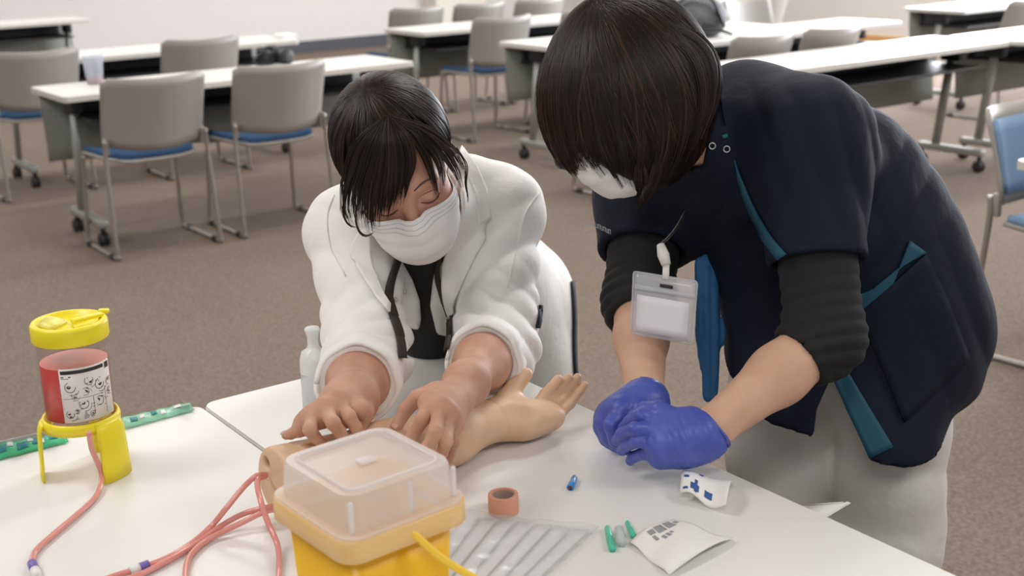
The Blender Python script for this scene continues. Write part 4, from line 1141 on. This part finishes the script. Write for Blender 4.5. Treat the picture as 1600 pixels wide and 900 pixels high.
for k in range(500):
    a = RNG.uniform(2.0, 4.28); pol = RNG.uniform(.75, 1.05)
    ends.append([math.sin(a) * math.sin(pol), math.cos(a) * math.sin(pol), math.cos(pol)])
hs.append(slerp_strands(cc, cr, HR1, whorl, ends, (.0005, .0045), 16, .0022))
surf1 = lambda P: np.minimum(hf1(P) - .004, cap1(P))
for path, w, cnt, se in [
    ([(603, 183), (574, 222), (556, 270), (547, 318), (553, 350)], 24, 46, .45), ([(603, 184), (582, 230), (568, 285), (562, 330), (566, 352)], 26, 60, .5),
    ([(604, 184), (592, 235), (582, 290), (576, 335), (580, 358)], 26, 60, .4), ([(605, 184), (600, 235), (595, 290), (588, 330), (590, 352)], 26, 60, .45),
    ([(607, 184), (610, 235), (609, 285), (604, 318), (602, 338)], 26, 60, .4), ([(608, 184), (620, 232), (622, 280), (618, 310), (616, 326)], 24, 54, .35),
    ([(609, 184), (630, 228), (634, 272), (631, 300), (629, 318)], 20, 44, .3), ([(609, 184), (636, 222), (642, 255), (638, 282), (634, 296)], 16, 30, .25),
    ([(612, 184), (645, 214), (664, 248), (676, 280), (682, 308)], 15, 30, .25), ([(612, 184), (655, 212), (680, 245), (690, 272), (688, 300)], 16, 30, .25),
    ([(613, 184), (662, 210), (692, 240), (706, 265), (718, 290)], 18, 36, .3), ([(614, 184), (668, 206), (700, 232), (714, 252), (721, 278)], 14, 24, .3),
    ([(602, 184), (562, 220), (545, 262), (541, 305), (545, 338), (556, 346)], 10, 16, .5), ([(560, 318), (559, 342), (566, 360), (578, 364), (590, 352)], 2.5, 4, .8),
    ([(712, 232), (721, 258), (722, 285), (727, 302), (726, 320)], 3.5, 6, .6), ([(545, 300), (541, 330), (546, 348), (562, 352)], 3, 5, .6)]:
    hs.append(lock_px(surf1, path, w, cnt, se, (.003, .010), 14, 1.3, 1.75, .0017))
hair_obj('hair_locks', hs, p1)
# ------------------------------------------------------------------ person in the navy tunic
HIP2 = V(1385, 520, 2.02)
B2 = np.r_[HIP2[:2], 0.0]
p2 = empty('person', B2, 0, 'person with bob hair in a navy tunic and blue gloves bending toward the practice arm', 'person')
S_N, S_F = V(1262, 222, 1.76), V(1012, 306, 1.98)
EL_N, EL_F = V(1288, 528, 1.70), V(998, 472, 1.89)
WR_N, WR_F = VZ(1104, 676, .765), VZ(1008, 624, .775)
NK2 = V(1112, 215, 1.80)
HC2 = V(990, 146, 1.75)
fdir = -.72 * RGT - .50 * UPV + .28 * n_; udir = -.36 * RGT + .88 * UPV + .28 * n_
HR2 = frame(udir, fdir)
hf2 = head_fn(HC2, HR2, NK2, (.05, .055))
# gloved hands ---------------------------------------------------------
M_GLOVE = mat('blue_nitrile_glove', (0.062, 0.095, 0.42), 0.42, spec=.45, bump=(70, .25, .004), noise=(30, 4), col2=(0.09, 0.13, 0.50))
Z2 = lambda x, y, z: VZ(x, y, z)
palmN = [Z2(1036, 652, .784), Z2(1027, 672, .774), Z2(1028, 694, .759), Z2(1034, 713, .742)]
fingN = [([palmN[0], Z2(1002, 651, .790), Z2(984, 659, .776), Z2(974, 668, .764)], (.0100, .0090, .0084, .0076)),
         ([palmN[1], Z2(992, 670, .782), Z2(972, 678, .766), Z2(964, 688, .752)], (.0100, .0090, .0084, .0076)),
         ([palmN[2], Z2(996, 689, .765), Z2(978, 696, .750), Z2(972, 704, .738)], (.0096, .0087, .0080, .0072)),
         ([palmN[3], Z2(1006, 708, .745), Z2(990, 714, .733), Z2(985, 720, .724)], (.0090, .0080, .0074, .0066)),
         ([Z2(1050, 655, .785), Z2(1030, 640, .795), Z2(1008, 640, .790), Z2(990, 650, .782)], (.0150, .0120, .0105, .0090))]
pcN = Z2(1052, 696, .748)
handN = hand_fn(Z2(1092, 680, .762), palmN, fingN, .036, .0155, .022, fk=.0035)
def gloveN(P):
    d = smin(handN(P), ell(P, pcN + np.array([.006, 0, 0]), (.030, .034, .028)), .012)
    d = smin(d, rcone(P, Z2(1078, 684, .760), WR_N, .0300, .0275), .02)
    d = d + folds(P, Z2(1085, 682, .775), .045, WR_N - pcN, .011, .0006, .8)
    d = d + folds(P, Z2(1040, 690, .775), .05, .3 * (WR_N - pcN) + np.array([.02, 0, .03]), .02, .0005, .9)
    d = smax(d, halfsp(P, Z2(1114, 672, .770), EL_N - WR_N), .002)
    return smax(d, (TZ + .001) - P[:, 2], .004)
palmF = [Z2(972, 640, .775), Z2(962, 645, .765), Z2(953, 652, .752), Z2(950, 660, .740)]
fingF = [([palmF[0], Z2(955, 664, .762), Z2(962, 688, .740), Z2(975, 697, .725)], (.0115, .0105, .0098, .009)),
         ([palmF[1], Z2(944, 660, .752), Z2(952, 684, .732), Z2(966, 695, .722)], (.0115, .0105, .0098, .009)),
         ([palmF[2], Z2(940, 668, .738), Z2(948, 686, .722), Z2(962, 696, .716)], (.011, .010, .0095, .0088)),
         ([palmF[3], Z2(942, 672, .728), Z2(952, 690, .716), Z2(968, 700, .713)], (.0102, .0096, .009, .008)),
         ([Z2(1000, 640, .778), Z2(1000, 650, .770), Z2(990, 664, .758), Z2(982, 676, .748)], (.0145, .012, .0105, .009))]
handF = hand_fn(Z2(1006, 632, .772), palmF, fingF, .034, .015, .022, fk=.0035)
def gloveF(P):
    d = smin(handF(P), ell(P, Z2(976, 656, .748), (.034, .036, .032)), .02)
    d = smin(d, rcone(P, Z2(1004, 634, .770), WR_F, .0285, .0275), .015)
    d = d + folds(P, WR_F, .03, EL_F - WR_F, .012, .0006, .6)
    d = smax(d, halfsp(P, WR_F + unit(EL_F - WR_F) * .012, EL_F - WR_F), .002)
    return smax(d, (TZ + .001) - P[:, 2], .004)
gl_pts = [*palmN, *[f[0][-1] for f in fingN], WR_N, pcN]; gf_pts = [*palmF, *[f[0][-1] for f in fingF], WR_F, WR_F + [0, 0, .03]]
g1 = mk('glove', *sdf_mesh(gloveN, *bounds(gl_pts, .05), .0021), M_GLOVE, p2, world=True)
g2 = mk('glove', *sdf_mesh(gloveF, *bounds(gf_pts, .05), .0021), M_GLOVE, p2, world=True)
def ringband(c, d, r, tr, n=40, wob_=.03):
    d = unit(d); A = unit(np.cross(d, [0, 0, 1.])); B = np.cross(d, A)
    return MB().tube([c + (r * (1 + wob_ * math.sin(3 * a))) * (math.cos(a) * A + math.sin(a) * B) + d * .002 * math.sin(2 * a) for a in np.linspace(0, 2 * math.pi, n)], tr, 6)
ringband(Z2(1114, 672, .770), EL_N - WR_N, .0278, .0019).build('cuff_bead', M_GLOVE, g1, world=True)
ringband(WR_F + unit(EL_F - WR_F) * .012, EL_F - WR_F, .0277, .0019).build('cuff_bead', M_GLOVE, g2, world=True)
# body -----------------------------------------------------------------
CH2, MID2, BEL2 = V(1175, 262, 1.87), V(1262, 335, 1.93), V(1320, 435, 1.97)
torso2 = lambda P: smin(smin(rcone(P, S_N, S_F, .055, .055), chain(P, [CH2, MID2, BEL2, HIP2], (.10, .11, .11, .12), .06), .06), rcone(P, CH2, NK2, .06, .052), .04)
armN = lambda P: chain(P, [EL_N, EL_N * .6 + WR_N * .4, WR_N, Z2(1080, 684, .760)], (.041, .038, .0255, .020), .02)
armF = lambda P: chain(P, [EL_F, EL_F * .6 + WR_F * .4, WR_F, Z2(1003, 636, .768)], (.040, .037, .0255, .020), .02)
parts2 = [sdf_mesh(hf2, *bounds([HC2, NK2], .15), .004), sdf_mesh(armN, *bounds([EL_N, WR_N], .06), .0035), sdf_mesh(armF, *bounds([EL_F, WR_F], .06), .0035),
          sdf_mesh(lambda P: smin(torso2(P), np.minimum(chain(P, [S_N, EL_N], (.045, .038)), chain(P, [S_F, EL_F], (.045, .038))), .03), *bounds([S_N, S_F, HIP2, EL_N, EL_F], .2), .013)]
body2 = mk('body', *lod_join(parts2), M_SKIN, p2, world=True)
mask2, MG2 = make_mask(hf2, HC2, HR2, p2)
# black undersleeves ---------------------------------------------------
M_UNDER = mat('black_stretch_sleeve', (0.0085, 0.0085, 0.0095), .85, bump=(240, .2, .002))
def under(sh, el, wr, stop):
    c = el + (wr - el) * stop; d_ = unit(wr - el); u_ = unit(el - sh)
    def fn(P):
        d = chain(P, [sh + (el - sh) * .35, el, c], (.056, .051, .0435), .025)
        d = d + folds(P, el, .09, u_ + .15 * RGT, .020, .0026, .6) + folds(P, c, .05, d_, .017, .0018, .5)
        d = smax(d, halfsp(P, c, d_), .003)
        return smax(d, -rcone(P, c - d_ * .03, c + d_ * .03, .038, .040), .003)
    return sdf_mesh(fn, *bounds([sh, el, c], .075), .0042)
mk('undersleeve', *under(S_N, EL_N, WR_N, .24), M_UNDER, p2, world=True)
mk('undersleeve', *under(S_F, EL_F, WR_F, .20), M_UNDER, p2, world=True)
# trousers -------------------------------------------------------------
M_TROUS = mat('white_trouser_cloth', (0.70, 0.675, 0.645), 0.75, bump=(22, .25, .014))
LN, LF = V(1392, 590, 1.98), V(1230, 600, 2.05)
def legs2(P):
    d = ell(P, HIP2 + np.array([-.01, .01, -.03]), (.17, .15, .13))
    for h, dx in ((LN, .015), (LF, .0)):
        k = np.array([h[0] + dx - .012, h[1] - .02, .44]); f_ = np.array([h[0] + dx, h[1] + .02, .05])
        d = smin(d, chain(P, [h, k, f_], (.096, .084, .074), .03), .014)
    d = d + folds(P, LN + np.array([0, 0, -.14]), .20, unit(RGT * .35 + UPV), .10, .0040, .9) + folds(P, LF + np.array([0, 0, -.12]), .2, unit(RGT * -.4 + UPV), .085, .0045, .9)
    return d
mk('trousers', *sdf_mesh(legs2, [min(LF[0], LN[0]) - .16, min(LF[1], LN[1]) - .2, .03], [max(LN[0], HIP2[0]) + .2, max(LF[1], HIP2[1]) + .2, HIP2[2] + .14], .0085), M_TROUS, p2, world=True)
for h in (LN, LF):
    fs = lambda P: smax(ell(P, np.array([h[0] - .05, h[1] - .04, .035]), (.095, .085, .058)), .002 - P[:, 2], .005)
    mk('shoe', *sdf_mesh(fs, [h[0] - .2, h[1] - .2, -.01], [h[0] + .1, h[1] + .1, .11], .008), M_SHOE, p2, world=True)
# tunic ----------------------------------------------------------------
M_NAVY = mat('navy_tunic_cloth', (0.006, 0.0095, 0.023), 0.75, spec=.25, bump=(26, .22, .012))
M_TEALC = mat('teal_trim_cloth', (0.004, 0.075, 0.125), 0.65, bump=(40, .2, .006))
M_BLUEC = mat('blue_lining_cloth', (0.02, 0.125, 0.30), 0.65, bump=(24, .5, .015))
SLN, SLF = S_N + (EL_N - S_N) * .62, S_F + (EL_F - S_F) * .55
def tunic_raw(P):
    d = rcone(P, S_N, S_F, .080, .078)
    t = chain(P, [V(1195, 235, 1.89), V(1282, 318, 1.94), V(1345, 420, 1.99), V(1390, 515, 2.03)], (.118, .145, .150, .158), .08)
    d = smin(d, t, .06)
    fr = chain(P, [V(1170, 350, 1.93), V(1215, 430, 1.93), V(1222, 640, 1.93)], (.075, .082, .088), .05)
    d = smin(d, fr, .06)
    sk = chain(P, [V(1370, 500, 1.97), V(1350, 690, 1.95)], (.120, .115), .03); d = smin(d, sk, .06)
    bk = chain(P, [V(1402, 480, 2.05), V(1428, 640, 2.10)], (.106, .098), .03); d = smin(d, bk, .06)
    d = smin(d, rcone(P, CH2, NK2 + unit(HC2 - NK2) * .012, .085, .062), .04)
    d = smin(d, rcone(P, V(1160, 170, 1.84), S_N, .066, .070), .05)
    d = smin(d, chain(P, [S_N, SLN], (.082, .068), .02), .035)
    d = smin(d, chain(P, [S_F, SLF], (.080, .070), .02), .035)
    d = d + folds(P, S_N + unit(SLN - S_N) * .05, .10, unit(RGT * .9 + UPV * .25), .045, .0056, .6)
    d = d + folds(P, V(1330, 330, 1.85), .13, unit(RGT * .75 - UPV * .5), .060, .0066, .7)
    d = d + folds(P, V(1180, 330, 1.83), .10, unit(RGT * .9 - UPV * .2), .055, .0052, .7)
    d = d + folds(P, V(1230, 560, 1.86), .14, unit(RGT), .075, .0036, .6)
    d = d + folds(P, V(1440, 470, 1.98), .15, unit(RGT * .8 + UPV * .4), .09, .0058, .8)
    return d + .0016 * wob(P, 18)
hemA, hemB, hemC = V(1128, 592, 1.90), V(1325, 700, 1.85), V(1533, 556, 2.08)
HN = np.cross(hemB - hemA, hemC - hemA); HN = unit(HN); HN = HN if HN[2] < 0 else -HN
SLIT = [(1268, 745), (1270, 690), (1276, 640), (1299, 588), (1330, 650), (1360, 722), (1362, 745)]
def tunic(P):
    d = tunic_raw(P)
    d = smax(d, -(d + .0135), .003)
    d = smax(d, halfsp(P, hemA, HN), .004)
    for c, s, e in ((SLN, S_N, EL_N), (SLF, S_F, EL_F)):
        dr = unit(e - s); near = np.linalg.norm(P - c.astype(np.float32), axis=1) - .10
        d = smax(d, -np.maximum(-halfsp(P, c, dr), near), .003)
    d = smax(d, -rcone(P, NK2, HC2, .052, .052), .004)
    d = cut_px(P, d, [(1058, 266), (1076, 225), (1098, 192), (1106, 214), (1098, 258)], 1.9, .002)
    return cut_px(P, d, SLIT, 1.97, .002)
allp = [S_N, S_F, SLN, SLF, hemA, hemB, hemC, NK2, V(1560, 500, 2.15)]
tu = mk('tunic', *sdf_mesh(tunic, *bounds(allp, .13), .0062), M_NAVY, p2, world=True)
tr = lambda *a, **k: ribbon_px(tunic_raw, *a, **k)
tr([(1148, 248), (1160, 285), (1176, 325), (1200, 370), (1224, 402)], [2, 7, 10, 13, 16], 24, .003, .003).build('front_piping', M_TEALC, tu, world=True)
patch(tunic_raw, [(1299, 590), (1330, 655), (1358, 716)], [(1322, 574), (1360, 640), (1394, 698)], 6, 16, .003, .003).build('slit_facing', M_TEALC, tu, world=True)
patch(tunic_raw, [(1338, 490), (1358, 478), (1392, 446), (1420, 376)], [(1338, 462), (1362, 452), (1400, 420), (1444, 394)], 6, 18, .003, .004).build('pocket_trim', M_TEALC, tu, world=True)
patch(tunic_raw, [(1340, 490), (1372, 560), (1412, 660)], [(1444, 396), (1478, 470), (1512, 560)], 14, 14, .0035, .004).build('hip_pocket', M_NAVY, tu, world=True)
tr([(1118, 95), (1122, 130), (1128, 165), (1133, 196)], 3, 14, .003, .003).build('collar_placket', M_NAVY, tu, world=True)
tr([(1128, 214), (1136, 212)], 6, 6, .003, .003).build('collar_tab', mat('teal_tab', (0.0, .13, .14), .6), tu, world=True)
M_SNAP = mat('snap_ring_metal', (0.75, 0.75, 0.75), .3, metal=.6)
for x, y in ((1113, 228), (1135.5, 233)):
    p = cast(tunic_raw, [(x, y)])[0]; nn = unit(CAMP - p); A = unit(np.cross(nn, [0, 0, 1])); Bv = np.cross(nn, A); p = p + nn * .002
    MB().tube([p + .0042 * (math.cos(a) * A + math.sin(a) * Bv) for a in np.linspace(0, 6.2832, 21)], .0008, 6).build('snap_ring', M_SNAP, tu, world=True)
# embroidered mark on the far sleeve
em = MB()
for k in range(8):
    x = 923 + k * 4.0; y = 345 + k * 1.9
    for q in ([(x, y), (x + .6, y + 7)], [(x + .5, y + (0 if k % 2 else 6.5)), (x + 3, y + (1 if k % 2 else 7.5))], [(x + 2.6, y + 1), (x + 3, y + 7.6)]):
        P_ = cast(tunic_raw, resample(q, 3)); P_ = P_ + .0012 * unit(CAMP - P_[0]); em.tube(P_, .00042, 4)
em.build('sleeve_mark', mat('pale_embroidery', (.6, .6, .62), .7), tu, world=True)
# blue lining tail hanging at the front
def tail(P):
    a, b, c = V(1104, 415, 1.90), V(1110, 520, 1.91), V(1108, 615, 1.92)
    Q = squash(P, b, FWD, 2.2)
    d = chain(Q, [a, b, c], (.017, .019, .012), .01) * .6
    return d + folds(P, b, .12, RGT, .014, .0018, .7)
mk('blue_tail', *sdf_mesh(tail, *bounds([V(1104, 415, 1.90), V(1108, 625, 1.92)], .03), .003), M_BLUEC, tu, world=True)

# hair -------------------------------------------------------------------
HB = V(982, 146, 1.75); HAX = np.stack([RGT, -FWD, UPV], 1)                    # local x right, y toward viewer, z up
hrad = np.array([.1190, .118, .142])
FACE_GAP = [(898, 228), (915, 236), (945, 262), (985, 282), (1012, 284), (1000, 330), (900, 330)]
def hairb(P):
    q = (P - HB.astype(np.float32)) @ HAX.astype(np.float32)
    d = ell(q, (0, 0, 0), hrad * .985)
    d = smin(d, rcone(P, V(1050, 130, 1.74), V(1030, 250, 1.72), .056, .022), .05)
    d = smin(d, rcone(P, V(885, 150, 1.79), V(880, 250, 1.81), .037, .011), .04)
    d = cut_px(P, d, FACE_GAP, 9, .004)
    d = smax(d, -rcone(P, V(1092, 268, 1.82), V(1140, 255, 1.70), .035, .05), .01)
    return smax(d, -(hf2(P) + .004), .004)
hair2 = mk('hair', *sdf_mesh(hairb, *bounds([HB], .19), .0055), M_HAIR, p2, world=True)
hs = []
w2 = unit(np.array([-.040, .045, .118]) / hrad)
ends = []
for k in range(4200):
    a = RNG.uniform(-math.pi, math.pi); pol = RNG.uniform(2.0, 2.55)
    e = np.array([math.sin(a) * math.sin(pol), math.cos(a) * math.sin(pol), math.cos(pol)])
    ends.append(e)
hs.append(slerp_strands(HB, hrad, HAX, w2, ends, (.000, .005), 18, .0021))
surf2 = lambda P: np.minimum(hairb(P), ell(P, HB, hrad * .96, HAX))
def L2(path, w, cnt, se=.4, o=(.002, .006)): hs.append(lock_px(surf2, path, w, cnt, se, o, 16, 1.3, 1.90, .0021))
for path, w, cnt in [
    ([(940, 30), (880, 80), (856, 150), (862, 215), (884, 258)], 34, 60), ([(940, 32), (890, 90), (872, 160), (884, 220), (902, 262)], 30, 60),
    ([(935, 30), (870, 80), (850, 140), (852, 190), (868, 235)], 26, 40), ([(880, 190), (888, 230), (902, 262), (912, 283)], 7, 10), ([(900, 180), (905, 210), (900, 235), (893, 250)], 14, 20),
    ([(944, 34), (915, 110), (905, 180), (918, 232), (945, 272)], 34, 60), ([(946, 34), (940, 110), (935, 190), (952, 245), (975, 288)], 34, 60),
    ([(950, 34), (965, 110), (968, 190), (980, 250), (992, 292)], 34, 60), ([(955, 34), (990, 110), (1000, 190), (1002, 250), (1000, 300)], 36, 60),
    ([(960, 34), (1015, 100), (1035, 180), (1032, 240), (1012, 300)], 36, 60), ([(962, 34), (1040, 90), (1065, 160), (1060, 225), (1040, 275)], 36, 60),
    ([(965, 30), (1060, 70), (1092, 130), (1088, 190), (1066, 250)], 34, 60), ([(970, 26), (1075, 55), (1112, 100), (1110, 160), (1090, 215)], 30, 50),
    ([(1000, 250), (1003, 290), (1000, 312), (992, 326)], 22, 30), ([(1030, 240), (1022, 280), (1006, 308), (998, 322)], 18, 24)]:
    L2(path, w, cnt)
hair_obj('hair_locks', hs, p2, wts=(.50, .36, .14))

# ------------------------------------------------------------------ badge hanging in front of the tunic
bc = [V(990, 424, 1.74), V(1090, 440, 1.72), V(1082, 538, 1.72), V(986, 520, 1.74)]
bd = empty('name_badge', np.mean(bc, 0) - [0, 0, .06], 0, 'blank white name card in a clear holder hanging from the navy tunic', 'badge')
M_HOLD = mat('clear_badge_vinyl', (0.78, 0.78, 0.82), .15, alpha=.42, spec=.6)
M_CARD = mat('badge_card', (0.74, 0.72, 0.77), .6)
bl = lambda a, b, o=0.0: (1 - a) * ((1 - b) * bc[0] + b * bc[3]) + a * ((1 - b) * bc[1] + b * bc[2]) + o * n_
MB().shell([[bl(a, b, -.001 + .002 * math.sin(3 * a)) for b in np.linspace(0, 1, 10)] for a in np.linspace(0, 1, 10)], .0018).build('holder', M_HOLD, bd, world=True)
MB().shell([[bl(a, b, .0008 + .002 * math.sin(3 * a)) for b in np.linspace(.36, .95, 6)] for a in np.linspace(.07, .90, 6)], .0006).build('card', M_CARD, bd, world=True)
rm = [bl(a, 0) for a in np.linspace(.03, .97, 8)] + [bl(1, b) for b in np.linspace(.04, .96, 8)] + [bl(a, 1) for a in np.linspace(.97, .03, 8)] + [bl(0, b) for b in np.linspace(.96, .04, 8)]
MB().tube(rm + rm[:1], .0013, 6).build('holder_rim', M_HOLD, bd, world=True)
MB().shell([[bl(a, b, .0025) for b in (.20, .24, .28)] for a in np.linspace(.02, .98, 6)], .0012).build('holder_flap', M_HOLD, bd, world=True)
MB().shell([[bl(a, b, .003) for b in (.13, .18)] for a in np.linspace(.42, .62, 4)], .001).build('slot', M_DARK, bd, world=True)
M_CLIP = mat('badge_clip_plastic', (.72, .70, .66), .35)
k0, k1, k2 = V(1032, 382, 1.745), V(1041, 414, 1.735), V(1040, 436, 1.728)
MB().tube([k0, (k0 + k1) / 2, k1], (.0055, .0085, .0065), 10).build('clip', M_CLIP, bd, world=True)
MB().tube([k1, k2], .0048, 8, flat=.4).build('clip_strap', M_CLIP, bd, world=True)
MB().tube(crom([V(1072, 330, 1.80), V(1058, 355, 1.77), V(1044, 372, 1.75), k0], 5), .003, 6, flat=.5).build('lanyard_cord', M_DARK, bd, world=True)
